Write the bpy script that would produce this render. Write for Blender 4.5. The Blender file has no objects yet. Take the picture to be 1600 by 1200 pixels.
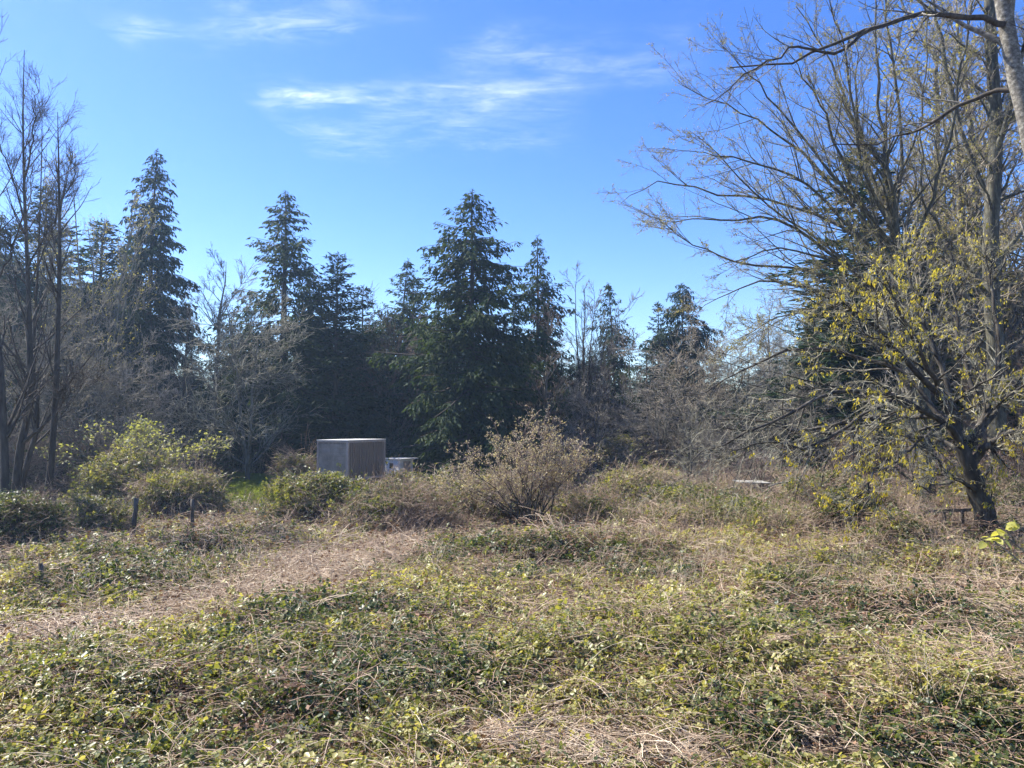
import bpy, math
import numpy as np
from mathutils import Vector, noise

C = bpy.context.scene.collection
PI = math.pi
rng = np.random.default_rng(7)

# ------------------------------------------------------------------ camera, sky, sun, exposure
F = 1202.0                      # focal length in pixels of a 1600 px wide frame
HORIZON = 660.0
CAM_Z = 4.0
PITCH = math.atan((HORIZON - 600.0) / F)
cam_data = bpy.data.cameras.new('camera')
cam_data.sensor_width = 36.0
cam_data.lens = 36.0 * F / 1600.0
cam_data.clip_start = 0.1
cam_data.clip_end = 5000.0
cam = bpy.data.objects.new('camera', cam_data)
C.objects.link(cam)
cam.location = (0, 0, CAM_Z)
cam.rotation_euler = (PI / 2 + PITCH, 0, 0)
sc = bpy.context.scene
sc.camera = cam

SUN_EL = math.radians(50.0)
SUN_AZ = math.radians(-64.0)    # from the view axis (+Y), negative is left
world = bpy.data.worlds.new('World')
sc.world = world
world.use_nodes = True
wt = world.node_tree
wt.nodes.clear()
SKY_STRENGTH = 0.096


def wnode(t, **k):
    n = wt.nodes.new(t)
    for a, b in k.items():
        setattr(n, a, b)
    return n


def wmath(op, a, b=None, clamp=False):
    n = wnode('ShaderNodeMath', operation=op)
    n.use_clamp = clamp
    for i, v in enumerate((a, b)):
        if v is None:
            continue
        if isinstance(v, (int, float)):
            n.inputs[i].default_value = v
        else:
            wt.links.new(v, n.inputs[i])
    return n.outputs[0]


sky = wnode('ShaderNodeTexSky', sky_type='NISHITA')
sky.sun_disc = False
sky.sun_elevation = SUN_EL
sky.sun_rotation = SUN_AZ
sky.altitude = 50.0
sky.air_density = 1.0
sky.dust_density = 0.3
sky.ozone_density = 4.0
# thin cirrus: a layer far above, seen along the direction (x/z, y/z)
tc = wnode('ShaderNodeTexCoord')
sep = wnode('ShaderNodeSeparateXYZ')
wt.links.new(tc.outputs['Generated'], sep.inputs[0])
zc = wmath('MAXIMUM', sep.outputs[2], 0.02)
cx = wmath('DIVIDE', sep.outputs[0], zc)
cy = wmath('DIVIDE', sep.outputs[1], zc)
comb = wnode('ShaderNodeCombineXYZ')
wt.links.new(cx, comb.inputs[0])
wt.links.new(cy, comb.inputs[1])


def wnoise(scale, sx, sy, detail=5, rough=0.6, off=0.0, dist=0.0):
    m = wnode('ShaderNodeMapping')
    m.inputs['Scale'].default_value = (sx, sy, 1)
    m.inputs['Location'].default_value = (off, off * 0.7, 0)
    wt.links.new(comb.outputs[0], m.inputs[0])
    n = wnode('ShaderNodeTexNoise')
    n.inputs['Scale'].default_value = scale
    n.inputs['Detail'].default_value = detail
    n.inputs['Roughness'].default_value = rough
    n.inputs['Distortion'].default_value = dist
    wt.links.new(m.outputs[0], n.inputs['Vector'])
    return n.outputs['Fac']


def streak(x0, y0, x1, y1, w, amt, off, stretch=1.0, wobble=7.0, fade=0.55):
    """a feathered wisp along a line of the layer"""
    L = math.hypot(x1 - x0, y1 - y0)
    ux, uy = (x1 - x0) / L, (y1 - y0) / L
    wob = wmath('MULTIPLY', wmath('SUBTRACT', wnoise(3.2, 1, 1, 5, 0.6, off), 0.5), w * wobble)
    ax = wmath('SUBTRACT', cx, x0)
    ay = wmath('ADD', wmath('SUBTRACT', cy, y0), wob)
    al = wmath('ADD', wmath('MULTIPLY', ax, ux), wmath('MULTIPLY', ay, uy))
    pe = wmath('SUBTRACT', wmath('MULTIPLY', ay, ux), wmath('MULTIPLY', ax, uy))
    v = wmath('DIVIDE', pe, w)
    g = wmath('POWER', 2.718, wmath('MULTIPLY', wmath('MULTIPLY', v, v), -1.0))
    t = wmath('DIVIDE', wmath('SUBTRACT', al, L / 2), L / 2)
    t2 = wmath('MULTIPLY', t, t)
    e = wmath('SUBTRACT', 1.0, wmath('MULTIPLY', t2, t2), clamp=True)
    fib = wmath('MULTIPLY', wmath('SUBTRACT', wnoise(6.0 * stretch, 0.8, 2.0, 10, 0.68, off + 5, 1.2), 0.32), 2.6, clamp=True)
    puff = wmath('MULTIPLY', wmath('SUBTRACT', wnoise(2.6, 1, 1.6, 4, 0.6, off + 11), 0.30), 2.6, clamp=True)
    tail = wmath('SUBTRACT', 1.0 - fade * 0.5, wmath('MULTIPLY', t, fade * 0.5))
    return wmath('MULTIPLY', wmath('MULTIPLY', wmath('MULTIPLY', wmath('MULTIPLY', g, e), wmath('MULTIPLY', fib, puff)), tail), amt)


m1 = streak(-0.84, 2.38, 0.40, 2.20, 0.048, .70, 0.0, wobble=7.0, fade=.9)
m2 = streak(-0.78, 2.30, -0.30, 2.22, 0.040, .65, 2.0, wobble=6.0)
m3 = streak(-1.05, 1.98, -0.20, 1.80, 0.07, 0.42, 4.0)
m4 = streak(-0.80, 2.58, 0.25, 2.45, 0.22, 0.34, 7.0)
m5 = streak(-0.2, 2.2, 0.55, 2.02, 0.14, 0.30, 9.0)
tot = m1
for m_ in (m2, m3, m4, m5):
    tot = wmath('ADD', tot, m_)
tot = wmath('MINIMUM', tot, 0.85)
mixc = wnode('ShaderNodeMix', data_type='RGBA')
wt.links.new(tot, mixc.inputs[0])
hs = wnode('ShaderNodeHueSaturation')
hs.inputs['Saturation'].default_value = 1.27
hs.inputs['Hue'].default_value = 0.517
wt.links.new(sky.outputs[0], hs.inputs['Color'])
wt.links.new(hs.outputs[0], mixc.inputs[6])
mixc.inputs[7].default_value = (9.0, 9.3, 9.8, 1)
bg = wnode('ShaderNodeBackground')
bg.inputs[1].default_value = SKY_STRENGTH
wo = wnode('ShaderNodeOutputWorld')
wt.links.new(mixc.outputs[2], bg.inputs[0])
wt.links.new(bg.outputs[0], wo.inputs[0])

sd = bpy.data.lights.new('sun', 'SUN')
sd.energy = 5.0
sd.angle = math.radians(0.5)
sd.color = (1.0, 0.94, 0.84)
sun = bpy.data.objects.new('sun', sd)
C.objects.link(sun)
S = Vector((math.sin(SUN_AZ) * math.cos(SUN_EL), math.cos(SUN_AZ) * math.cos(SUN_EL), math.sin(SUN_EL)))
sun.rotation_euler = S.to_track_quat('Z', 'Y').to_euler()
sun.location = S * 100

sc.view_settings.view_transform = 'Standard'
sc.view_settings.look = 'None'
sc.view_settings.exposure = 1.43
sc.view_settings.gamma = 1.0
sc.view_settings.use_curve_mapping = False
sc.render.engine = 'CYCLES'
cy_ = sc.cycles
cy_.use_denoising = True
cy_.use_adaptive_sampling = True
cy_.adaptive_threshold = 0.03
cy_.adaptive_min_samples = 16
cy_.max_bounces = 4
cy_.diffuse_bounces = 2
cy_.glossy_bounces = 2
cy_.transmission_bounces = 3
cy_.volume_bounces = 0
cy_.caustics_reflective = False
cy_.caustics_refractive = False
cy_.sample_clamp_indirect = 4.0

# ------------------------------------------------------------------ helpers
_sp, _cp = math.sin(PITCH), math.cos(PITCH)


def at(px, py, D):
    """the point seen at photo pixel (px, py) at distance D along the ground axis"""
    a = (px - 800.0) / F
    b = -(py - 600.0) / F
    d = np.array([a, _cp - b * _sp, _sp + b * _cp])
    return np.array([0, 0, CAM_Z]) + d * (D / d[1])


def sstep(a, b, x):
    t = np.clip((x - a) / (b - a), 0, 1)
    return t * t * (3 - 2 * t)


def vnoise(x, y, scale, seed=0, octaves=3):
    """smooth value noise on numpy arrays"""
    out = np.zeros_like(x, dtype=float)
    amp, tot_ = 1.0, 0.0
    for o in range(octaves):
        X, Y = x / scale + seed * 13.7 + o * 31.1, y / scale + seed * 7.3 + o * 17.9
        xi, yi = np.floor(X).astype(np.int64), np.floor(Y).astype(np.int64)
        fx, fy = X - xi, Y - yi
        fx, fy = fx * fx * (3 - 2 * fx), fy * fy * (3 - 2 * fy)

        def hsh(i, j):
            n_ = (i * 374761393 + j * 668265263 + seed * 1442695 + o * 97) & 0xffffffff
            n_ = ((n_ ^ (n_ >> 13)) * 1274126177) & 0xffffffff
            return ((n_ ^ (n_ >> 16)) & 0xffff) / 65535.0
        a = hsh(xi, yi) * (1 - fx) + hsh(xi + 1, yi) * fx
        b = hsh(xi, yi + 1) * (1 - fx) + hsh(xi + 1, yi + 1) * fx
        out += amp * (a * (1 - fy) + b * fy)
        tot_ += amp
        amp *= 0.5
        scale = scale * 0.5
    return out / tot_


def h(x, y):
    """the lie of the land"""
    x, y = np.asarray(x, float), np.asarray(y, float)
    return -1.7 * sstep(14, 50, y) * (1 - 0.62 * sstep(-4, 22, x)) + 0.35 * sstep(6, 16, x) * (1 - sstep(26, 44, y)) \
        + 1.35 * np.exp(-((x + 20.5) / 6.0) ** 2 - ((y - 60) / 8.0) ** 2)


# bumps of the bramble mat: (photo px, photo py, half width m, half depth m, height m)
def gp(px, py):
    """where the ray through a photo pixel meets the land"""
    a = at(px, py, 1.0)
    o = np.array([0, 0, CAM_Z])
    d = a - o
    t = 5.0
    for _ in range(400):
        p = o + d * t
        if p[2] <= float(h(p[0], p[1])):
            break
        t += 0.15
    return p


BUMPS = []
for (px, py, rx, ry, hh) in [(1200, 862, 1.8, 1.0, .55), (1060, 845, 2.0, 1.2, .6), (1340, 880, 1.3, .9, .6), (1470, 905, 1.3, .9, .5), (1240, 935, 1.1, .8, .45), (640, 935, 1.0, .7, .3), (60, 930, 1.4, .8, .5),
                             (850, 880, 2.0, 1.1, .75), (980, 862, 2.2, 1.3, .55), (760, 885, 1.0, 1.0, .45), (1100, 880, 2.4, 1.4, .4),
                             (1290, 900, 1.6, 1.2, .45), (1000, 1010, 1.3, .9, .35), (560, 1025, 1.3, .9, .22), (470, 1100, .9, .8, .3),
                             (900, 1060, 1.0, .7, .3), (1150, 1040, 1.4, .9, .35), (300, 870, 2.4, 1.2, .6), (120, 900, 2.2, 1.2, .75),
                             (1380, 960, 1.3, 1.0, .35), (180, 1100, 1.1, .8, .25), (740, 960, 1.2, .8, .2), (1500, 1090, .9, .8, .35),
                             (400, 850, 1.6, .9, .4), (1430, 850, 2.0, 1.5, .5), (760, 1090, .8, .6, .2), (240, 930, 1.5, .7, .35)]:
    p = gp(px, py)
    BUMPS.append((p[0], p[1], rx, ry, hh))
DRY = []
for (px, py, rx, ry, a) in [(625, 858, 1.5, 2.6, 1.5), (545, 882, 1.9, 2.4, 1.5), (480, 885, 1.3, 1.8, 1.2), (490, 918, 1.4, 1.6, 1.6), (400, 925, 1.2, 1.2, 1.1),
                            (330, 942, 1.1, .9, 1.0), (260, 962, 1.2, .8, 1.05), (170, 985, 1.2, .8, .9), (60, 1005, 1.2, .9, .95), (-40, 1025, 1.2, .9, .9),
                            (220, 1015, .8, .6, .7), (900, 1165, 1.0, .5, 1.3), (1010, 1175, .8, .45, 1.2), (780, 1150, .5, .45, .9), (740, 1010, .6, .4, .8), (870, 1100, .4, .35, .6),
                            (1540, 930, 1.8, 1.4, .5), (1420, 940, 1.2, 1.2, .5), (1560, 1010, 1.0, .9, .6), (1300, 1010, .8, .7, .5),
                            (1010, 865, 2.2, 1.0, .7), (1180, 900, 1.6, 1.0, .5), (1270, 1160, .6, .4, .8), (1560, 1080, .5, .4, .5),
                            (330, 800, 2.0, .8, .6), (960, 1000, .6, .4, .5), (1200, 1090, .5, .35, .5), (1330, 880, 1.2, 1.0, .5)]:
    p = gp(px, py)
    DRY.append((p[0], p[1], rx, ry, a))


DARK = []  # dark leaf clumps, with the shade of their hollows painted into the tint
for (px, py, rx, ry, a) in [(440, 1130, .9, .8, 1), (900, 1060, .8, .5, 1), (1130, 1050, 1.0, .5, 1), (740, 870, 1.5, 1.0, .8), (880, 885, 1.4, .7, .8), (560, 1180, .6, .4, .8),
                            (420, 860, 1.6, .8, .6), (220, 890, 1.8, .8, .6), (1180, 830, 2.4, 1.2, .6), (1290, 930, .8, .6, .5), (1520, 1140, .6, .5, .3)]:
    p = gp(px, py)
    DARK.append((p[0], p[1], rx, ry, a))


def old_growth_shade_tint(x, y):
    """where leaves are older and darker, and painted shade deepens their tint"""
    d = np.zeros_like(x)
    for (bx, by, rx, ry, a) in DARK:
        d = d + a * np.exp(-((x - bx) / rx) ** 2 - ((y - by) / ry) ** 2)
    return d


def mat_bumps(x, y):
    z = 0.62 * (vnoise(x, y, 3.0, 3, 3) - 0.45) + 0.26 * (vnoise(x, y, 0.9, 5, 2) - 0.5)
    z = z * (1 + 1.1 * sstep(25, 36, y))
    dd = sstep(.3, 1.0, dryness(x, y))
    z = z * (1 - .8 * dd)
    z = z * (1 - np.exp(-((x + 18.6) / 5.0) ** 2 - ((y - 56) / 7.0) ** 2))
    for (bx, by, rx, ry, hh) in BUMPS:
        z = z + (1 - .8 * dd) * hh * np.exp(-((x - bx) / rx) ** 2 - ((y - by) / ry) ** 2)
    return z


def dryness(x, y):
    d = np.zeros_like(x)
    for (bx, by, rx, ry, a) in DRY:
        d = d + a * np.exp(-((x - bx) / rx) ** 2 - ((y - by) / ry) ** 2)
    d = d + 0.42 * (vnoise(x, y, 2.2, 11, 3) - 0.5) + 0.18 * sstep(30, 44, y) * (x > -3) - 0.05 + 0.20 * sstep(4, 12, x) * sstep(10, 16, y)
    return d


def surf(x, y):
    return h(x, y) + mat_bumps(x, y)


def mesh_np(name, V, quads=None, tris=None, smooth=False):
    me = bpy.data.meshes.new(name)
    V = np.ascontiguousarray(V, dtype=np.float32).reshape(-1, 3)
    loops, starts, totals = [], [], []
    s = 0
    if quads is not None and len(quads):
        q = np.asarray(quads, dtype=np.int32)
        loops.append(q.ravel())
        starts.append(np.arange(len(q)) * 4)
        totals.append(np.full(len(q), 4))
        s = len(q) * 4
    if tris is not None and len(tris):
        q = np.asarray(tris, dtype=np.int32)
        loops.append(q.ravel())
        starts.append(s + np.arange(len(q)) * 3)
        totals.append(np.full(len(q), 3))
    me.vertices.add(len(V))
    me.vertices.foreach_set('co', V.ravel())
    if loops:
        L = np.concatenate(loops).astype(np.int32)
        st = np.concatenate(starts).astype(np.int32)
        me.loops.add(len(L))
        me.loops.foreach_set('vertex_index', L)
        me.polygons.add(len(st))
        me.polygons.foreach_set('loop_start', st)
        if smooth:
            me.polygons.foreach_set('use_smooth', np.ones(len(st), dtype=bool))
    me.update(calc_edges=True)
    return me


def link(name, me, m=None, parent=None, **props):
    o = bpy.data.objects.new(name, me)
    C.objects.link(o)
    if m is not None and not me.materials:
        me.materials.append(m)
    if parent is not None:
        o.parent = parent
    for k, v in props.items():
        o[k] = v
    return o


def thing(name, label, cat, loc=(0, 0, 0), rz=0.0, group=None, scale=1.0):
    o = bpy.data.objects.new(name, None)
    C.objects.link(o)
    o.empty_display_size = 0.3
    o.location = loc
    o.rotation_euler = (0, 0, rz)
    o.scale = (scale,) * 3 if np.isscalar(scale) else scale
    o['label'] = label
    o['category'] = cat
    if group:
        o['group'] = group
    return o


def copy_tree(o, label, loc, rz=0.0, scale=1.0, group=None):
    r = o.copy()
    C.objects.link(r)
    r.location = loc
    r.rotation_euler = (0, 0, rz)
    r.scale = (scale,) * 3 if np.isscalar(scale) else scale
    r['label'] = label
    if group:
        r['group'] = group
    for ch in o.children:
        c = ch.copy()
        C.objects.link(c)
        c.parent = r
        c.location = ch.location
    return r


def nrm(a):
    return a / np.maximum(np.linalg.norm(a, axis=-1, keepdims=True), 1e-9)


def tubes(P, R, k=3):
    """P (B,n,3), R (B,n) -> verts, quads of k-sided tubes"""
    P = np.asarray(P, float)
    R = np.asarray(R, float)
    B, n, _ = P.shape
    T = np.gradient(P, axis=1)
    T = nrm(T)
    ref = nrm(rng.normal(size=(B, 1, 3)))
    U = nrm(np.cross(T, ref))
    W = np.cross(T, U)
    a = np.arange(k) * 2 * PI / k
    V = P[:, :, None, :] + R[:, :, None, None] * (np.cos(a)[None, None, :, None] * U[:, :, None, :] + np.sin(a)[None, None, :, None] * W[:, :, None, :])
    idx = np.arange(B * n * k).reshape(B, n, k)
    q = np.stack([idx[:, :-1, :], np.roll(idx, -1, 2)[:, :-1, :], np.roll(idx, -1, 2)[:, 1:, :], idx[:, 1:, :]], -1).reshape(-1, 4)
    return V.reshape(-1, 3), q


def join(parts):
    Vs, Qs, o = [], [], 0
    for V, q in parts:
        Vs.append(V)
        Qs.append(q + o)
        o += len(V)
    return np.concatenate(Vs), np.concatenate(Qs)


def kites(P, D, L, W, side=None, wide=0.42):
    """leaf-like quads: base P, direction D, length L, width W"""
    D = nrm(D)
    if side is None:
        side = rng.normal(size=D.shape)
    Sd = nrm(np.cross(D, side))
    L = L[:, None]
    W = W[:, None]
    V = np.stack([P, P + D * L * wide + Sd * W / 2, P + D * L, P + D * L * wide - Sd * W / 2], 1)
    n = len(P)
    return V.reshape(-1, 3), np.arange(n * 4).reshape(n, 4)


def spline(pts, n):
    """Catmull-Rom through pts resampled to n points"""
    pts = np.asarray(pts, float)
    p = np.vstack([2 * pts[0] - pts[1], pts, 2 * pts[-1] - pts[-2]])
    m = len(pts) - 1
    t = np.linspace(0, m - 1e-6, n)
    i = np.floor(t).astype(int)
    f = (t - i)[:, None]
    a, b, c, d = p[i], p[i + 1], p[i + 2], p[i + 3]
    return 0.5 * (2 * b + (c - a) * f + (2 * a - 5 * b + 4 * c - d) * f ** 2 + (3 * b - a - 3 * c + d) * f ** 3)


def grow(P, R, per, trange, lratio, ang, up=0.0, wig=0.25, n=5, rr=0.6, rmin=0.006, taper=0.25, lmin=0.2, lshape=0.5, lmax=9e9, bias=None, tail=1.0):
    """children branches off every parent polyline"""
    B, m, _ = P.shape
    seg = np.linalg.norm(np.diff(P, axis=1), axis=2).sum(1)
    cnt = np.maximum(0, np.round(per * seg if callable(per) is False and per < 0 else (per(seg) if callable(per) else np.full(B, per)))).astype(int)
    par = np.repeat(np.arange(B), cnt)
    K = len(par)
    t = rng.uniform(trange[0], trange[1], K) ** tail
    ft = t * (m - 1)
    i = np.minimum(np.floor(ft).astype(int), m - 2)
    f = (ft - i)[:, None]
    base = P[par, i] * (1 - f) + P[par, i + 1] * f
    tan = nrm(P[par, i + 1] - P[par, i])
    r0 = (R[par, i] * (1 - f[:, 0]) + R[par, i + 1] * f[:, 0])
    perp = nrm(np.cross(tan, rng.normal(size=(K, 3))))
    a = np.radians(rng.normal(ang[0], ang[1], K))[:, None]
    d = nrm(np.cos(a) * tan + np.sin(a) * perp + np.array([0, 0, up]))
    if bias is not None:
        d = nrm(d + np.asarray(bias))
    L = seg[par] * lratio * (1 - lshape * t) * rng.uniform(0.6, 1.25, K)
    L = np.clip(L, lmin, lmax)
    pts = [base]
    dd = d
    for s in range(n - 1):
        dd = nrm(dd + rng.normal(size=(K, 3)) * wig + np.array([0, 0, up * 0.5]))
        pts.append(pts[-1] + dd * (L / (n - 1))[:, None])
    Pn = np.stack(pts, 1)
    rs = np.maximum(np.minimum(r0 * rr, L * 0.03 + rmin), rmin)
    Rn = rs[:, None] * np.linspace(1, taper, n)[None, :]
    Rn = np.maximum(Rn, rmin * 0.6)
    return Pn, Rn


# ------------------------------------------------------------------ materials
def nodes_mat(name):
    m = bpy.data.materials.new(name)
    m.use_nodes = True
    nt = m.node_tree
    nt.nodes.clear()
    out = nt.nodes.new('ShaderNodeOutputMaterial')
    return m, nt, out


def ramp(nt, fac, cols):
    r = nt.nodes.new('ShaderNodeValToRGB')
    e = r.color_ramp.elements
    while len(e) < len(cols):
        e.new(0.5)
    for i, (p, c) in enumerate(cols):
        e[i].position = p
        e[i].color = (*c, 1)
    nt.links.new(fac, r.inputs[0])
    return r.outputs[0]


def mat_bark(name, cols, scale=6.0, stretch=(1, 1, 0.25), rough=0.85, bump=0.3, lo=0.3, hi=0.7):
    m, nt, out = nodes_mat(name)
    tc = nt.nodes.new('ShaderNodeTexCoord')
    mp = nt.nodes.new('ShaderNodeMapping')
    mp.inputs['Scale'].default_value = stretch
    nt.links.new(tc.outputs['Object'], mp.inputs[0])
    n = nt.nodes.new('ShaderNodeTexNoise')
    n.inputs['Scale'].default_value = scale
    n.inputs['Detail'].default_value = 6
    n.inputs['Roughness'].default_value = 0.65
    nt.links.new(mp.outputs[0], n.inputs['Vector'])
    k = len(cols)
    c = ramp(nt, n.outputs['Fac'], [(lo + (hi - lo) * i / (k - 1), cols[i]) for i in range(k)])
    b = nt.nodes.new('ShaderNodeBsdfPrincipled')
    b.inputs['Roughness'].default_value = rough
    b.inputs['Specular IOR Level'].default_value = 0.25
    nt.links.new(c, b.inputs['Base Color'])
    if bump:
        bp = nt.nodes.new('ShaderNodeBump')
        bp.inputs['Strength'].default_value = bump
        bp.inputs['Distance'].default_value = 0.02
        nt.links.new(n.outputs['Fac'], bp.inputs['Height'])
        nt.links.new(bp.outputs[0], b.inputs['Normal'])
    nt.links.new(b.outputs[0], out.inputs[0])
    return m


def mat_leaf(name, cols, trans=0.4, rough=0.45, spec=0.4, instanced=False, tcol=1.5, noise_scale=0.0):
    """cols: ramp over a random number per leaf; tint (instanced) shifts along it"""
    m, nt, out = nodes_mat(name)
    g = nt.nodes.new('ShaderNodeNewGeometry')
    fac = g.outputs['Random Per Island']
    if instanced:
        a = nt.nodes.new('ShaderNodeAttribute')
        a.attribute_type = 'INSTANCER'
        a.attribute_name = 'tint'
        mm = nt.nodes.new('ShaderNodeMath')
        mm.operation = 'MULTIPLY_ADD'
        nt.links.new(fac, mm.inputs[0])
        mm.inputs[1].default_value = 0.55
        nt.links.new(a.outputs['Fac'], mm.inputs[2])
        fac = mm.outputs[0]
    elif noise_scale:
        tc = nt.nodes.new('ShaderNodeTexCoord')
        n = nt.nodes.new('ShaderNodeTexNoise')
        n.inputs['Scale'].default_value = noise_scale
        n.inputs['Detail'].default_value = 3
        nt.links.new(tc.outputs['Object'], n.inputs['Vector'])
        mm = nt.nodes.new('ShaderNodeMath')
        mm.operation = 'MULTIPLY_ADD'
        nt.links.new(n.outputs['Fac'], mm.inputs[0])
        mm.inputs[1].default_value = 1.6
        mm2 = nt.nodes.new('ShaderNodeMath')
        mm2.operation = 'MULTIPLY_ADD'
        nt.links.new(fac, mm2.inputs[0])
        mm2.inputs[1].default_value = 0.6
        mm2.inputs[2].default_value = -0.6
        nt.links.new(mm2.outputs[0], mm.inputs[2])
        fac = mm.outputs[0]
    k = len(cols)
    c = ramp(nt, fac, [(i / (k - 1), cols[i]) for i in range(k)])
    b = nt.nodes.new('ShaderNodeBsdfPrincipled')
    b.inputs['Roughness'].default_value = rough
    b.inputs['Specular IOR Level'].default_value = spec
    nt.links.new(c, b.inputs['Base Color'])
    t = nt.nodes.new('ShaderNodeBsdfTranslucent')
    hm = nt.nodes.new('ShaderNodeMix')
    hm.data_type = 'RGBA'
    hm.blend_type = 'MULTIPLY'
    hm.inputs[0].default_value = 1.0
    nt.links.new(c, hm.inputs[6])
    hm.inputs[7].default_value = (tcol * 1.05, tcol, tcol * 0.45, 1)
    nt.links.new(hm.outputs[2], t.inputs[0])
    mx = nt.nodes.new('ShaderNodeMixShader')
    mx.inputs[0].default_value = trans
    nt.links.new(b.outputs[0], mx.inputs[1])
    nt.links.new(t.outputs[0], mx.inputs[2])
    nt.links.new(mx.outputs[0], out.inputs[0])
    return m


def mat_plain(name, cols, scale=3.0, rough=0.6, stretch=(1, 1, 1), metal=0.0, bump=0.1, detail=6, lo=0.3, hi=0.7):
    m = mat_bark(name, cols, scale, stretch, rough, bump, lo, hi)
    for n in m.node_tree.nodes:
        if n.type == 'BSDF_PRINCIPLED':
            n.inputs['Metallic'].default_value = metal
    return m


M = {}
M['bark_dark'] = mat_bark('bark_dark', [(.025, .02, .017), (.06, .05, .04), (.11, .095, .075)])
M['bark_grey'] = mat_bark('bark_grey', [(.06, .055, .045), (.13, .12, .095), (.24, .23, .19)])
M['bark_mossy'] = mat_bark('bark_mossy', [(.03, .027, .022), (.075, .07, .05), (.17, .165, .12)], scale=9)
M['twig_mossy'] = mat_bark('twig_mossy', [(.12, .105, .08), (.30, .265, .19)], scale=2, bump=0, stretch=(1, 1, 1))
M['bark_pale'] = mat_bark('bark_pale', [(.04, .035, .03), (.17, .155, .13), (.40, .38, .33)], scale=7, stretch=(1, 1, 1.3), bump=.6)
M['bark_maple'] = mat_bark('bark_maple', [(.02, .017, .014), (.06, .052, .042), (.22, .21, .18)], scale=4, lo=.35, hi=.75)
M['twig_tan'] = mat_bark('twig_tan', [(.18, .15, .11), (.42, .36, .27)], scale=1.5, bump=0, stretch=(1, 1, 1))
M['twig_grey'] = mat_bark('twig_grey', [(.14, .125, .105), (.34, .31, .265)], scale=1.5, bump=0, stretch=(1, 1, 1))
M['twig_lichen'] = mat_bark('twig_lichen', [(.17, .155, .11), (.42, .40, .30)], scale=3, bump=0, stretch=(1, 1, 1))
M['twig_brown'] = mat_bark('twig_brown', [(.10, .065, .05), (.19, .13, .10)], scale=1.5, bump=0, stretch=(1, 1, 1))
M['twig_red'] = mat_bark('twig_red', [(.15, .11, .095), (.30, .22, .19)], scale=1.5, bump=0, stretch=(1, 1, 1))
M['twig_dark'] = mat_bark('twig_dark', [(.035, .028, .024), (.09, .075, .06)], scale=2, bump=0, stretch=(1, 1, 1))
M['needles_dark'] = mat_leaf('needles_dark', [(.010, .020, .010), (.020, .040, .018), (.040, .065, .028)], trans=0.25, rough=.75, spec=.2, noise_scale=.5)
M['needles_cedar'] = mat_leaf('needles_cedar', [(.016, .030, .012), (.032, .056, .022), (.065, .085, .034)], trans=0.3, rough=.75, spec=.2, noise_scale=.5)
M['needles_fir'] = mat_leaf('needles_fir', [(.010, .022, .014), (.022, .045, .026), (.038, .065, .035)], trans=0.22, rough=.75, spec=.2, noise_scale=.5)
M['leaf_yellow'] = mat_leaf('leaf_yellow', [(.26, .22, .03), (.44, .38, .05), (.58, .50, .09)], trans=.55, rough=.5, tcol=1.35)
M['bud_olive'] = mat_leaf('bud_olive', [(.12, .11, .04), (.26, .24, .08), (.42, .38, .14)], trans=.5, rough=.6, tcol=1.2)
M['bud_pink'] = mat_leaf('bud_pink', [(.30, .24, .20), (.46, .40, .33), (.50, .48, .36)], trans=.45, rough=.6, tcol=1.1)
M['leaf_bush'] = mat_leaf('leaf_bush', [(.18, .20, .07), (.28, .30, .11), (.38, .38, .18)], trans=.5, rough=.5, tcol=1.3)
M['bramble_leaf'] = mat_leaf('bramble_leaf', [(.022, .042, .018), (.055, .082, .028), (.125, .14, .045), (.25, .25, .08), (.38, .35, .14)], trans=.42, rough=.42, spec=.45, instanced=True, tcol=1.5)
M['cane_dry'] = mat_leaf('cane_dry', [(.15, .085, .065), (.34, .245, .17), (.56, .44, .315), (.74, .63, .475)], trans=.12, rough=.6, spec=.35, instanced=True, tcol=1.1)
M['litter'] = mat_leaf('litter', [(.09, .05, .03), (.20, .11, .065), (.34, .22, .13)], trans=.2, rough=.6, spec=.3, instanced=True, tcol=1.0)
M['grass_blade'] = mat_leaf('grass_blade', [(.16, .22, .05), (.26, .33, .08), (.38, .42, .13)], trans=.5, rough=.5, instanced=True, tcol=1.4)


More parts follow.
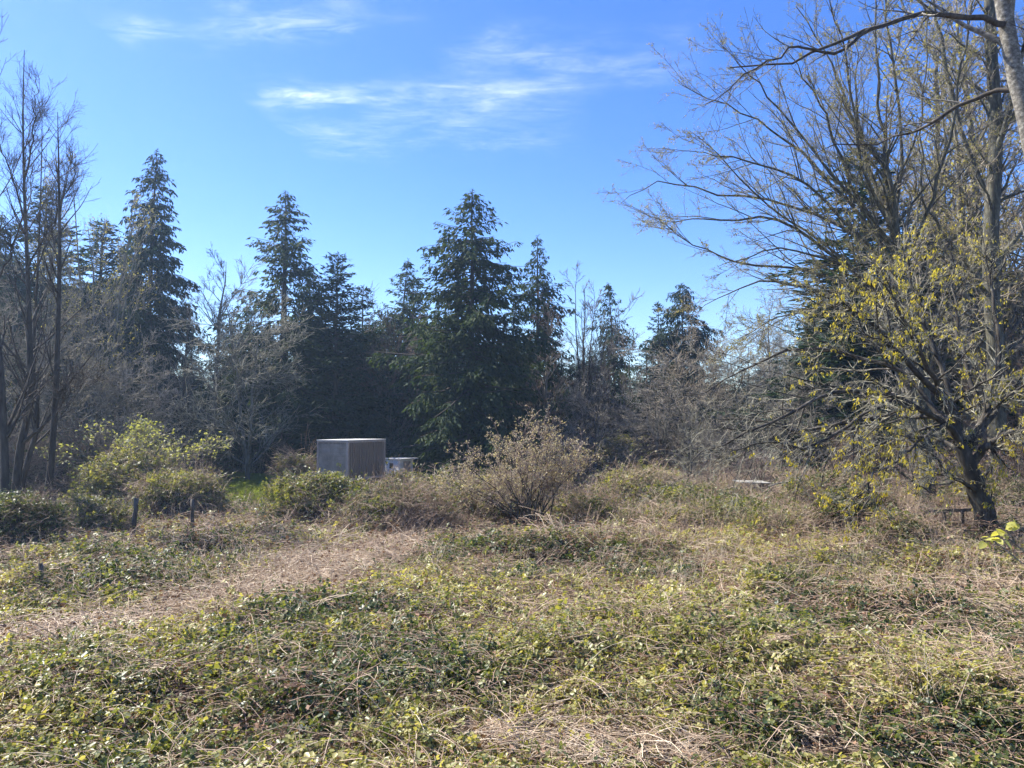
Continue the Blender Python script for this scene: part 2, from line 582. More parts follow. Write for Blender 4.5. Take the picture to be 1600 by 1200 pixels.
# ------------------------------------------------------------------ ground
def build_ground():
    xs = np.concatenate([np.linspace(-230, -32, 30, endpoint=False), np.linspace(-32, 32, 270, endpoint=False), np.linspace(32, 230, 30)])
    ys = np.concatenate([np.linspace(-40, 3, 14, endpoint=False), np.linspace(3, 62, 260, endpoint=False), np.linspace(62, 230, 50)])
    X, Y = np.meshgrid(xs, ys)
    Z = surf(X, Y) - 0.07
    V = np.stack([X, Y, Z], -1).reshape(-1, 3)
    ny, nx = X.shape
    i = np.arange(ny * nx).reshape(ny, nx)
    q = np.stack([i[:-1, :-1], i[:-1, 1:], i[1:, 1:], i[1:, :-1]], -1).reshape(-1, 4)
    me = mesh_np('ground', V, q, smooth=True)
    m, nt, out = nodes_mat('soil_and_litter')
    tc = nt.nodes.new('ShaderNodeTexCoord')
    n = nt.nodes.new('ShaderNodeTexNoise')
    n.inputs['Scale'].default_value = 14
    n.inputs['Detail'].default_value = 8
    n.inputs['Roughness'].default_value = .7
    nt.links.new(tc.outputs['Object'], n.inputs['Vector'])
    c = ramp(nt, n.outputs['Fac'], [(.3, (.025, .018, .012)), (.5, (.075, .052, .035)), (.72, (.19, .13, .09))])
    b = nt.nodes.new('ShaderNodeBsdfPrincipled')
    b.inputs['Roughness'].default_value = .9
    nt.links.new(c, b.inputs['Base Color'])
    bp = nt.nodes.new('ShaderNodeBump')
    bp.inputs['Distance'].default_value = .05
    nt.links.new(n.outputs['Fac'], bp.inputs['Height'])
    nt.links.new(bp.outputs[0], b.inputs['Normal'])
    nt.links.new(b.outputs[0], out.inputs[0])
    link('ground', me, m, kind='structure')


build_ground()

# ------------------------------------------------------------------ pieces the ground cover is made of
PIECES = bpy.data.collections.new('cover_pieces')


def piece(name, V, q, m, extra=None):
    me = mesh_np(name, V, q)
    me.materials.append(m)
    if extra is not None:
        V2, q2, m2 = extra
        n0 = len(V)
        me2 = mesh_np(name, np.concatenate([V, V2]), np.concatenate([q, q2 + n0]))
        me2.materials.append(m)
        me2.materials.append(m2)
        mi = np.concatenate([np.zeros(len(q), np.int32), np.ones(len(q2), np.int32)])
        me2.polygons.foreach_set('material_index', mi)
        bpy.data.meshes.remove(me)
        me = me2
    o = bpy.data.objects.new(name, me)
    PIECES.objects.link(o)
    return o


def cane_paths(k, L, spread, rise, n=6, flat=0.3):
    a = rng.uniform(0, 2 * PI, k)
    base = np.stack([rng.normal(0, spread, k), rng.normal(0, spread, k), rng.uniform(-.08, .02, k)], 1)
    Ls = L * rng.uniform(.6, 1.3, k)
    s = np.linspace(0, 1, n)
    r = Ls[:, None] * s[None, :]
    bend = rng.normal(0, .35, k)
    ang_ = a[:, None] + bend[:, None] * s[None, :]
    z = rise * Ls[:, None] * rng.uniform(.3, 1.2, k)[:, None] * 4 * (s * (1 - s * .9))[None, :] * flat
    P = np.stack([base[:, :1] + r * np.cos(ang_), base[:, 1:2] + r * np.sin(ang_), base[:, 2:] + z], -1)
    P += rng.normal(0, .004, P.shape)
    return P


def trifoliate(P, Dn, size, nsp=.45, updn=.75):
    """three leaflets at each P"""
    K = len(P)
    out = []
    up = nrm(np.array([0, 0, 1.0]) * updn + rng.normal(0, nsp, (K, 3)))
    D = nrm(Dn - up * (Dn * up).sum(1, keepdims=True) * .8)
    Sx = nrm(np.cross(up, D))
    for dx, dl in ((0, 1.0), (1.15, .85), (-1.15, .85)):
        d = nrm(D * math.cos(dx) + Sx * math.sin(dx) + rng.normal(0, .12, (K, 3)) - up * .1)
        L = size * dl * rng.uniform(.8, 1.2, K)
        W = L * rng.uniform(.6, .8, K)
        s2 = nrm(np.cross(up, d))
        b = P + d * .012
        # pointed oval folded on the midrib: 6 verts, 2 quads
        l1 = b + d * (L * .35)[:, None] + s2 * (W * .5)[:, None] + up * (W * .12)[:, None]
        r1 = b + d * (L * .35)[:, None] - s2 * (W * .5)[:, None] + up * (W * .12)[:, None]
        l2 = b + d * (L * .75)[:, None] + s2 * (W * .36)[:, None] + up * (W * .05)[:, None]
        r2 = b + d * (L * .75)[:, None] - s2 * (W * .36)[:, None] + up * (W * .05)[:, None]
        tip = b + d * L[:, None] - up * (L * .08)[:, None]
        V = np.stack([b, l1, l2, tip, r2, r1], 1).reshape(-1, 3)
        i = np.arange(K)[:, None] * 6
        q = np.concatenate([i + np.array([[0, 1, 2, 3]]), i + np.array([[0, 3, 4, 5]])])
        out.append((V, q))
    return join(out)


for i in range(4):      # a: leafy bramble shoots
    P = cane_paths(4, .42, .1, .5, 6)
    V2, q2 = tubes(P, np.full(P.shape[:2], .0035), 3)
    K = 22
    b, s = rng.integers(0, len(P), K), rng.integers(1, 6, K)
    pts = P[b, s] + rng.normal(0, .05, (K, 3)) + np.array([0, 0, .02])
    D = nrm(rng.normal(size=(K, 3)) * np.array([1, 1, .3]))
    V, q = trifoliate(pts, D, .055 + .012 * (i % 2), nsp=.5)
    piece('a_shoot_%d' % i, V, q, M['bramble_leaf'], (V2, q2, M['cane_dry']))
for i in range(3):      # b: tangles of old canes
    P = cane_paths(16, .55, .2, .55, 6)
    P[:, :, 2] += rng.uniform(-.05, .06, (16, 1))
    R = np.full(P.shape[:2], .0034) * rng.uniform(.6, 1.6, (16, 1))
    V, q = tubes(P, R, 3)
    piece('b_tangle_%d' % i, V, q, M['cane_dry'])
for i in range(2):      # c: dead leaves and bits
    K = 40
    p = np.stack([rng.normal(0, .22, K), rng.normal(0, .22, K), rng.uniform(-.02, .05, K)], 1)
    V, q = kites(p, rng.normal(size=(K, 3)) * np.array([1, 1, .4]), rng.uniform(.03, .08, K), rng.uniform(.02, .05, K))
    piece('c_litter_%d' % i, V, q, M['litter'])
for i in range(3):      # d: flattened straw, mostly lying one way
    K = 26
    a = rng.normal(0, .55, K)
    L = rng.uniform(.25, .75, K)
    s = np.linspace(-.5, .5, 5)
    base = np.stack([rng.normal(0, .16, K), rng.normal(0, .22, K), rng.uniform(-.01, .06, K)], 1)
    til = rng.normal(0, .12, K)
    P = base[:, None, :] + np.stack([np.cos(a)[:, None] * L[:, None] * s, np.sin(a)[:, None] * L[:, None] * s, (til * L)[:, None] * s + .05 * L[:, None] * (1 - 4 * s ** 2)], -1)
    P += rng.normal(0, .003, P.shape)
    V, q = tubes(P, np.full(P.shape[:2], .0034) * rng.uniform(.6, 1.6, (K, 1)), 3)
    piece('d_straw_%d' % i, V, q, M['cane_dry'])
for i in range(2):      # e: single long arching canes
    P = cane_paths(2, 1.3, .1, .8, 10, flat=.35)
    V, q = tubes(P, np.linspace(.0045, .002, 10)[None, :] * np.ones((2, 1)), 4)
    K = 10
    b, s = rng.integers(0, 2, K), rng.integers(2, 10, K)
    V2, q2 = trifoliate(P[b, s], nrm(rng.normal(size=(K, 3))), .05)
    piece('e_cane_%d' % i, V2, q2, M['bramble_leaf'], (V, q, M['cane_dry']))
for i in range(2):      # f: short grass
    K = 60
    p = np.stack([rng.normal(0, .25, K), rng.normal(0, .25, K), np.zeros(K)], 1)
    d = rng.normal(size=(K, 3)) * np.array([.5, .5, 0]) + np.array([0, 0, 1])
    V, q = kites(p, d, rng.uniform(.08, .2, K), np.full(K, .018))
    piece('f_grass_%d' % i, V, q, M['grass_blade'])
for i in range(2):      # g: upright dead stalks and twigs
    K = 12
    base = np.stack([rng.normal(0, .2, K), rng.normal(0, .2, K), np.full(K, -.05)], 1)[:, None, :]
    d = nrm(rng.normal(size=(K, 3)) * np.array([.45, .45, 0]) + np.array([0, 0, 1]))[:, None, :]
    s = np.linspace(0, 1, 6)[None, :, None] * rng.uniform(.3, .9, K)[:, None, None]
    P = base + d * s + rng.normal(0, .015, (K, 6, 3))
    P2, R2 = grow(P, np.full((K, 6), .004), 3, (.3, .95), .4, (40, 10), .1, .2, 4, .7, .0022, lmin=.08)
    V, q = join([tubes(P, np.full((K, 6), .0038), 3), tubes(P2, R2, 3)])
    piece('g_stalk_%d' % i, V, q, M['cane_dry'])
# indices (alphabetical order): a 0-3, b 4-6, c 7-8, d 9-11, e 12-13, f 14-15, g 16-17

ng = bpy.data.node_groups.new('scatter_pieces', 'GeometryNodeTree')
ng.interface.new_socket('Geometry', in_out='INPUT', socket_type='NodeSocketGeometry')
ng.interface.new_socket('Geometry', in_out='OUTPUT', socket_type='NodeSocketGeometry')
_i, _o = ng.nodes.new('NodeGroupInput'), ng.nodes.new('NodeGroupOutput')
_inst = ng.nodes.new('GeometryNodeInstanceOnPoints')
_ci = ng.nodes.new('GeometryNodeCollectionInfo')
_ci.inputs['Collection'].default_value = PIECES
_ci.inputs['Separate Children'].default_value = True
_ci.inputs['Reset Children'].default_value = True
ng.links.new(_i.outputs[0], _inst.inputs['Points'])
ng.links.new(_ci.outputs[0], _inst.inputs['Instance'])
_inst.inputs['Pick Instance'].default_value = True
for nm, ty, sk in (('idx', 'INT', 'Instance Index'), ('rot', 'FLOAT_VECTOR', 'Rotation'), ('scl', 'FLOAT', 'Scale')):
    na = ng.nodes.new('GeometryNodeInputNamedAttribute')
    na.data_type = ty
    na.inputs['Name'].default_value = nm
    ng.links.new(na.outputs['Attribute'], _inst.inputs[sk])
ng.links.new(_inst.outputs[0], _o.inputs[0])


def scatter(name, P, rot, scl, idx, tint, parent=None, **props):
    me = mesh_np(name, P)
    for nm, ty, dat, key in (('idx', 'INT', idx.astype(np.int32), 'value'), ('rot', 'FLOAT_VECTOR', rot.astype(np.float32).ravel(), 'vector'),
                             ('scl', 'FLOAT', scl.astype(np.float32), 'value'), ('tint', 'FLOAT', tint.astype(np.float32), 'value')):
        a = me.attributes.new(nm, ty, 'POINT')
        a.data.foreach_set(key, dat)
    o = link(name, me, None, parent, **props)
    md = o.modifiers.new('scatter', 'NODES')
    md.node_group = ng
    return o


def cover_points(density, y0, y1, seedoff=0):
    """random points over the visible wedge between two distances, density per m2"""
    x1 = 0.80 * y1 + 3
    N = int(density * (y1 - y0) * 2 * x1)
    y = rng.uniform(y0, y1, N)
    x = rng.uniform(-x1, x1, N)
    k = np.abs(x) < 0.76 * y + 2.5
    return x[k], y[k]


HOLES = []      # patches kept free of brambles: (x, y, rx, ry)
_lawn = np.array([-18.6, 54.0])
HOLES.append((_lawn[0], _lawn[1] + 2, 4.6, 6.5))


def slope_rot(x, y):
    e = .15
    gx = (surf(x + e, y) - surf(x - e, y)) / (2 * e)
    gy = (surf(x, y + e) - surf(x, y - e)) / (2 * e)
    return np.arctan(gy) * .7, -np.arctan(gx) * .7


def lay(name, bands, kinds, chooser, lift, tintf, label=None):
    PP, RR, SS, II, TT = [], [], [], [], []
    for (y0, y1, dens, s0) in bands:
        x, y = cover_points(dens, y0, y1)
        d = dryness(x, y)
        for (hx, hy, rx, ry) in HOLES:
            keep = ((x - hx) / rx) ** 2 + ((y - hy) / ry) ** 2 > 1
            x, y, d = x[keep], y[keep], d[keep]
        p = chooser(d, x, y)
        k = rng.uniform(size=len(x)) < p
        x, y, d = x[k], y[k], d[k]
        n = len(x)
        s = s0 * np.exp(np.clip(rng.normal(0, .28, n), -.6, .42))
        z = surf(x, y) + rng.uniform(lift[0], lift[1], n) * s
        rx, ry = slope_rot(x, y)
        PP.append(np.stack([x, y, z], 1))
        RR.append(np.stack([rx + rng.normal(0, .18, n), ry + rng.normal(0, .18, n), rng.uniform(0, 2 * PI, n)], 1))
        SS.append(s)
        II.append(rng.choice(kinds, n))
        TT.append(tintf(d, x, y, n))
    return scatter(name, np.concatenate(PP), np.concatenate(RR), np.concatenate(SS), np.concatenate(II), np.concatenate(TT), kind='stuff', **({'label': label} if label else {}))


B_NEAR = [(5.5, 14, 66, .95), (14, 24, 48, 1.05), (24, 38, 32, 1.25), (38, 62, 8, 2.1)]


def patch(x, y, s, seed):
    return vnoise(x, y, s, seed, 3)


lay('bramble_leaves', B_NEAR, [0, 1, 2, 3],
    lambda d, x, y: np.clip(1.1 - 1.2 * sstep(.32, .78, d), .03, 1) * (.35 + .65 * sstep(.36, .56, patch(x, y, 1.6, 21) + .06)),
    (-.02, .07), lambda d, x, y, n: np.clip(.05 + .55 * sstep(.38, .66, patch(x, y, 2.6, 31)) - 0.10 * (d > .5) - .42 * old_growth_shade_tint(x, y) + .22 * sstep(-2.0, -4.0, x) * (1 - sstep(12.5, 15, y)) - .01 + rng.normal(0, .10, n), -.12, .75))
lay('old_canes', [(5.5, 14, 20, 1.0), (14, 24, 15, 1.2), (24, 38, 10, 1.6), (38, 62, 4.5, 2.3)], [4, 5, 6],
    lambda d, x, y: np.clip(.42 + .6 * sstep(.3, .9, d) + .15 * sstep(3, 9, x), 0, 1),
    (-.01, .09), lambda d, x, y, n: np.clip(-.03 + .25 * np.clip(d, 0, 1) + .26 * patch(x, y, 1.8, 41) + rng.normal(0, .13, n), -.05, .6))
lay('dead_leaves', [(5.5, 14, 22, 1.0), (14, 24, 13, 1.3), (24, 40, 6, 2.0)], [7, 8],
    lambda d, x, y: np.clip(.55 + .5 * d, 0, 1),
    (-.03, .05), lambda d, x, y, n: rng.uniform(.0, .5, n))
lay('flattened_straw', [(5.5, 14, 28, .9), (14, 26, 30, 1.0), (26, 40, 20, 1.3)], [9, 10, 11],
    lambda d, x, y: np.clip(sstep(.35, .85, d) + .05, 0, 1),
    (-.01, .06), lambda d, x, y, n: np.clip(.12 + .22 * np.clip(d, 0, 1) + .34 * patch(x, y, 1.5, 51) + rng.normal(0, .1, n), .05, .75))
lay('arching_canes', [(5.5, 14, 2.6, .9), (14, 26, 1.8, 1.0), (26, 40, .5, 1.0)], [12, 13],
    lambda d, x, y: np.full(len(x), .8),
    (-.1, .0), lambda d, x, y, n: rng.uniform(.05, .6, n))
lay('dead_stalks', [(10, 17, 1.6, .7), (17, 26, 3.4, .95), (26, 44, 2.4, 1.0), (44, 70, 2.2, 1.8)], [16, 17],
    lambda d, x, y: np.clip(.12 + .5 * d + .25 * sstep(28, 40, y) + .45 * sstep(1, 7, x) * sstep(14, 19, y) - .5 * sstep(.8, 1.2, d), 0, 1),
    (-.1, .0), lambda d, x, y, n: rng.uniform(.05, .55, n))
# the mown strip beyond the mounds
_n = 9000
_x = _lawn[0] + rng.uniform(-5, 5, _n)
_y = _lawn[1] + 2 + rng.uniform(-7, 7, _n)
_k = ((_x - _lawn[0]) / 4.8) ** 2 + ((_y - _lawn[1] - 2) / 6.8) ** 2 < 1.05
_x, _y = _x[_k], _y[_k]
_n = len(_x)
scatter('lawn_grass', np.stack([_x, _y, surf(_x, _y) - .05], 1), np.stack([np.zeros(_n), np.zeros(_n), rng.uniform(0, 6.28, _n)], 1),
        rng.uniform(.9, 1.5, _n), rng.choice([14, 15], _n), rng.uniform(.1, .6, _n), kind='stuff')


# ------------------------------------------------------------------ bramble mounds, each a thing
def mound(label, px, top, bot, hw, D, green=.6, tint=.2, cat='bramble bush', deep=1.0, name='bramble_mound', kinds=None, dens=1.0, stalk=.1, n_lumps=7, gtint=None):
    c = at(px, top, D)
    rx = hw / F * D
    zb = float(h(c[0], D)) - .1
    H = c[2] - zb
    ry = rx * .75 * deep
    t = thing(name, label, cat, (c[0], D, zb), group='bramble mounds in the clearing' if name == 'bramble_mound' else None)
    lumps = [(0, 0, 1, 1.0)] + [(rng.uniform(-.55, .55), rng.uniform(-.5, .4), rng.uniform(.35, .6), rng.uniform(.62, .92)) for _ in range(n_lumps)]

    def top_z(u, v):
        z = np.zeros_like(u)
        for (a, b, s, k) in lumps:
            q = ((u - a) / s) ** 2 + ((v - b) / s) ** 2
            z = np.maximum(z, k * np.sqrt(np.clip(1 - q, 0, 1)))
        return z
    # solid leafy mass inside, so that the shell stands on something
    gu, gv = np.meshgrid(np.linspace(-1, 1, 26), np.linspace(-1, 1, 26))
    gz = top_z(gu, gv)
    gx, gy = gu * rx * .93, gv * ry * .93
    V = np.stack([gx, gy, gz * H * .86 - .12], -1).reshape(-1, 3)
    i = np.arange(26 * 26).reshape(26, 26)
    q = np.stack([i[:-1, :-1], i[:-1, 1:], i[1:, 1:], i[1:, :-1]], -1).reshape(-1, 4)
    zq = gz.ravel()[q].max(1)
    link('dead_core', mesh_np('dead_core', V + rng.normal(0, .03, V.shape), q[zq > .02]), M['core'], t, kind='stuff')
    s0 = max(1.0, D / 27.0)
    area = PI * rx * ry + PI * (rx + ry) * H * .7
    N = int(area * 42 / s0 ** 2 * dens)
    # points over the dome and a little inside
    u = nrm(rng.normal(size=(N * 2, 3)))
    u = u[u[:, 2] > -.02][:N]
    r = 1 - np.abs(rng.normal(0, .07, len(u)))
    uu, vv = u[:, 0] * r, u[:, 1] * r
    lum = top_z(uu, vv)
    zz = lum * rng.uniform(.93, 1.02, len(u))
    low = u[:, 2] < .5
    zz[low] *= rng.uniform(.1, 1, low.sum())
    wx, wy = uu * rx, vv * ry
    wob = (vnoise(wx + c[0], wy + D, 1.1, 61, 3) - .5) * .8
    P = np.stack([wx, wy, zz * H + wob * (zz > .3)], 1)
    n = len(P)
    tilt = np.stack([-u[:, 1], u[:, 0]], 1) * .8
    rot = np.stack([tilt[:, 0] + rng.normal(0, .3, n), tilt[:, 1] + rng.normal(0, .3, n), rng.uniform(0, 6.28, n)], 1)
    kinds_g = [0, 1, 2, 3]
    isg = rng.uniform(size=n) < np.clip((green + .1) * (.5 + .7 * zz) + .8 * (vnoise(P[:, 0] + c[0], P[:, 1] + D, 1.2, 71, 2) - .5), 0, 1)
    g_t = tint if gtint is None else gtint
    for nm, k_, ks in (('foliage', isg, kinds_g), ('canes', ~isg, [4, 5, 6, 4, 5, 6, 4, 5, 6, 12, 13, 16])):
        if k_.sum() < 3:
            continue
        m = int(k_.sum())
        tn = np.clip((g_t if nm == 'foliage' else tint) + rng.normal(0, .1, m), -.05, .7)
        scatter(nm, P[k_], rot[k_], s0 * rng.uniform(.8, 1.3, m), rng.choice(ks, m), tn, t, kind='stuff')
    return t


M['core'] = mat_bark('dead_core', [(.03, .022, .015), (.08, .058, .04), (.15, .11, .08)], scale=9, bump=.6, stretch=(1, 1, 1))

mound('big leafy bramble mound in front of the box trailer', 502, 746, 825, 92, 36, green=.72, tint=.10, gtint=.20)
mound('brown cane bramble mound right of the leafy mound below the trailer', 625, 768, 842, 95, 33, green=.32, tint=.12)
mound('brown bramble bank behind the budding bush', 770, 752, 825, 95, 37, green=.48, tint=.16)
mound('wide brown and green bramble hump over the two old posts', 278, 740, 785, 74, 41, green=.6, tint=.2, gtint=.3)
mound('low grey green bramble hump at the foot of the airy yellowish bush', 205, 712, 765, 80, 43, green=.6, tint=.25, gtint=.32, n_lumps=9)
mound('dark shaded bramble mound at the foot of the left bare trunks', 8, 775, 885, 85, 26, green=.8, tint=.05, gtint=-.02)
mound('purplish bare bramble thicket behind the left bare trunks', 85, 686, 762, 95, 47, green=.1, tint=.05)
mound('rough brown bramble hump in the right field before the green heap', 1235, 806, 845, 80, 26, green=.4, tint=.2)
mound('rough brown bramble hump at the near edge of the right field', 1040, 798, 838, 90, 29, green=.45, tint=.2)
mound('dusky bramble hump in front of the wooden rails', 1410, 822, 858, 55, 22, green=.4, tint=.15)
mound('low dusky bramble heap right of the budding bush', 925, 782, 822, 75, 34, green=.3, tint=.1)
mound('low green bramble heap in the right hand field', 1170, 795, 838, 125, 30, green=.75, tint=.12, gtint=.2)
mound('dark twiggy bramble heap left of the leaning maple trunk', 1335, 768, 850, 70, 25.5, green=.4, tint=.05, gtint=.05)
mound('bramble heap around the trailer right side and camper', 690, 752, 790, 48, 45, green=.4, tint=.3)
mound('grey green bramble bank between the lawn and the trailer', 468, 716, 752, 28, 52, green=.5, tint=.15)
mound('small tuft of brambles growing up against the white camper', 618, 742, 762, 20, 54, green=.5, tint=.2)
mound('rough brown bramble thicket in the field before the white sheet', 1100, 766, 805, 95, 33, green=.5, tint=.2)
mound('low brown bramble thicket far out in the field left of the sapling', 1010, 742, 770, 80, 43, green=.5, tint=.25)
mound('low brown bramble thicket right of the white sheet', 1290, 748, 780, 70, 38, green=.45, tint=.15)
mound('small bright green shrub at the edge of the dark wood', 962, 690, 735, 42, 62, green=.9, tint=.3, gtint=.35, cat='bush', name='green_shrub')
mound('shady bramble bank left of the lawn under the bare tree', 300, 695, 735, 42, 58, green=.5, tint=.0, gtint=.0)
mound('low bramble heap between the left trunks and the old posts', 150, 784, 812, 60, 33, green=.6, tint=.2)
mound('brown bramble bank on the right behind the maple', 1560, 752, 830, 110, 33, green=.25, tint=.15)


# ------------------------------------------------------------------ conifers
def conifer(H, prof, seed, style='cedar', lean=0.0, z0=.06, dens=1.0, needles='needles_cedar', fs=1.0, gaps=.25, sparse_top=.0):
    """returns (trunk mesh, crown mesh, crown wood mesh) with the base at the origin; prof = [(fraction of H, radius)]"""
    global rng
    rng = np.random.default_rng(seed)
    fr = np.array([p[0] for p in prof])
    rd = np.array([p[1] for p in prof])
    nb = int(H * 13 * dens)
    f = np.sort(z0 + (1 - z0 - .012) * rng.uniform(size=nb) ** .92)
    az = np.arange(nb) * 2.399963 + rng.normal(0, .5, nb)
    L = np.interp(f, fr, rd)
    sector = 1 + gaps * np.sin(az * 2 + f * 17 + seed) + gaps * .8 * np.sin(az * 3 - f * 31 + seed * 2)
    L = L * sector * rng.uniform(.62, 1.12, nb) * np.where(rng.uniform(size=nb) < .07, 1.22, 1) + .10
    keep = rng.uniform(size=nb) > .25 * gaps * 2 * (np.sin(f * 43 + az) > .75)
    f, az, L = f[keep], az[keep], L[keep]
    nb = len(f)
    tilt_ = rng.normal(0, .17, nb)
    bend = lean * (f ** 2)
    n = 7
    s = np.linspace(0, 1, n)[None, :]
    if style == 'cedar':
        a = (-.35 + .75 * f)[:, None]
        dz = L[:, None] * (a * s - .55 * s ** 2 + .38 * s ** 3)
    elif style == 'hemlock':
        a = (.05 + .55 * f)[:, None]
        dz = L[:, None] * (a * s - .5 * s ** 2)
    else:
        a = (-.05 + .65 * f)[:, None]
        dz = L[:, None] * (a * s - .2 * s ** 2 + .12 * s ** 3)
    azs = az[:, None] + rng.normal(0, .12, nb)[:, None] * s
    P = np.stack([np.cos(azs) * L[:, None] * s + bend[:, None], np.sin(azs) * L[:, None] * s, f[:, None] * H + dz], -1)
    P += rng.normal(0, .03, P.shape) * L[:, None, None] * .3
    P[:, :, 2] += (tilt_ * L)[:, None] * s * (f < .95)[:, None]
    Rb = (.012 + .012 * L)[:, None] * np.linspace(1, .3, n)[None, :]
    wood = [tubes(P[:, ::2], Rb[:, ::2], 3)]
    # branchlets
    cnt = np.maximum(5, (L * 10.5 * dens).astype(int))
    par = np.repeat(np.arange(nb), cnt)
    K = len(par)
    t = rng.uniform(.12, 1, K)
    ft = t * (n - 1)
    i = np.minimum(ft.astype(int), n - 2)
    w = (ft - i)[:, None]
    base = P[par, i] * (1 - w) + P[par, i + 1] * w
    tan = nrm(P[par, i + 1] - P[par, i])
    side = nrm(np.cross(tan, np.array([0, 0, 1.0]))) * rng.choice([-1, 1], K)[:, None]
    hang = {'cedar': .8, 'hemlock': .7, 'fir': .15}[style]
    d = nrm(tan * rng.uniform(.35, 1, K)[:, None] + side * rng.uniform(.3, 1.0, K)[:, None] + np.array([0, 0, -1]) * hang * rng.uniform(.4, 1.5, K)[:, None])
    ll = np.clip(.30 * L[par] * (1 - .55 * t), .18, 1.3) * rng.uniform(.6, 1.3, K)
    # foliage kites along each branchlet
    q = np.clip((ll / .11).astype(int), 2, 8)
    p2 = np.repeat(np.arange(K), q)
    K2 = len(p2)
    u = rng.uniform(0, 1, K2)
    sag = np.array([0, 0, -1.0]) * (hang * .5)
    pos = base[p2] + d[p2] * (ll[p2] * u)[:, None] + sag * (ll[p2] * u ** 2)[:, None]
    dd = nrm(d[p2] + rng.normal(0, .34, (K2, 3)) + sag * 1.2)
    kl = rng.uniform(.22, .52, K2) * fs * (1 - .25 * f[par][p2])
    kw = kl * rng.uniform(.25, .42, K2)
    sd = nrm(np.array([0, 0, 1.0]) + rng.normal(0, .6 if style == 'fir' else 1.0, (K2, 3)))
    fol = [kites(pos, dd, kl, kw, sd)]
    # leader
    k3 = 40
    zt = rng.uniform(.955, 1.0, k3)
    dt = rng.normal(size=(k3, 3)) * np.array([1, 1, .3]) + np.array([0, 0, .45])
    fol.append(kites(np.stack([lean * zt ** 2, zt * 0, zt * H], 1), dt, rng.uniform(.15, .4, k3) * (1.6 - 1 * (zt - .955) / .045 * .8), np.full(k3, .05)))
    zz = np.linspace(0, 1, 14)
    tr = np.stack([lean * zz ** 2 + rng.normal(0, .03, 14), rng.normal(0, .03, 14), zz * H], 1)[None]
    tr[0, 0, 2] = -.8
    rt = (H * .0115 * (1 - zz) ** .9 + .015)[None]
    rt[0, 0] *= 1.25
    V, qd = tubes(tr, rt, 9)
    trunk = mesh_np('trunk', V, qd, smooth=True)
    trunk.materials.append(M['bark_dark'])
    V, qd = join(wood)
    bw = mesh_np('branches', V, qd)
    bw.materials.append(M['twig_dark'])
    V, qd = join(fol)
    cr = mesh_np('crown', V, qd)
    cr.materials.append(M[needles])
    return trunk, bw, cr


def put_conifer(label, px, top, D, meshes, H, name='conifer_tree', cat='conifer', rz=0.0, wide=1.0):
    p = at(px, top, D)
    zb = float(h(p[0], D)) - .1
    s = (p[2] - zb) / H
    wide *= 1.22
    t = thing(name, label, cat, (p[0], D, zb), rz, 'evergreen trees along the wood edge', scale=(s * wide, s * wide, s))
    for nm, me in zip(('trunk', 'branches', 'crown'), meshes):
        link(nm, me, None, t)
    return t


A = {}
A['hemlock'] = (conifer(27, [(0, 2.4), (.15, 3.0), (.35, 3.1), (.5, 3.0), (.68, 2.3), (.82, 1.5), (.93, .8), (1, .12)], 11, 'hemlock', .4, z0=.12, needles='needles_dark', gaps=.26, dens=1.22), 27)
A['cedar_a'] = (conifer(26, [(0, 3.6), (.25, 3.9), (.5, 3.2), (.7, 2.2), (.8, 1.9), (.88, 1.0), (.96, .5), (1, .1)], 12, 'cedar', gaps=.3, dens=.95), 26)
A['cedar_b'] = (conifer(24, [(0, 4.6), (.12, 4.8), (.3, 3.8), (.5, 3.4), (.7, 2.8), (.85, 1.7), (.94, .8), (1, .1)], 13, 'cedar', gaps=.30, dens=1.15, fs=1.0), 24)
A['cedar_c'] = (conifer(23, [(0, 3.2), (.3, 3.2), (.55, 2.6), (.75, 1.8), (.9, .8), (1, .1)], 14, 'cedar', gaps=.22, dens=1.0), 23)
A['fir_a'] = (conifer(22, [(0, 3.0), (.3, 2.9), (.6, 2.2), (.8, 1.4), (.93, .6), (1, .1)], 15, 'fir', needles='needles_fir', gaps=.2, dens=1.1), 22)
A['fir_b'] = (conifer(18, [(0, 2.6), (.4, 2.4), (.7, 1.6), (.9, .7), (1, .1)], 16, 'fir', needles='needles_fir', gaps=.2, dens=1.1), 18)
A['fir_round'] = (conifer(19, [(0, 3.6), (.5, 3.3), (.75, 2.7), (.9, 1.7), (.97, .9), (1, .3)], 17, 'hemlock', needles='needles_fir', gaps=.25, dens=1.2), 19)
A['cedar_d'] = (conifer(22, [(0, 3.0), (.3, 3.6), (.45, 2.4), (.6, 2.9), (.75, 1.6), (.88, 1.2), (.96, .4), (1, .1)], 18, 'cedar', .9, gaps=.42, dens=.95), 22)
A['fir_c'] = (conifer(20, [(0, 3.0), (.35, 2.7), (.55, 2.8), (.7, 1.7), (.85, 1.3), (.95, .5), (1, .1)], 19, 'fir', -.5, needles='needles_dark', gaps=.36, dens=1.15), 20)
rng = np.random.default_rng(99)

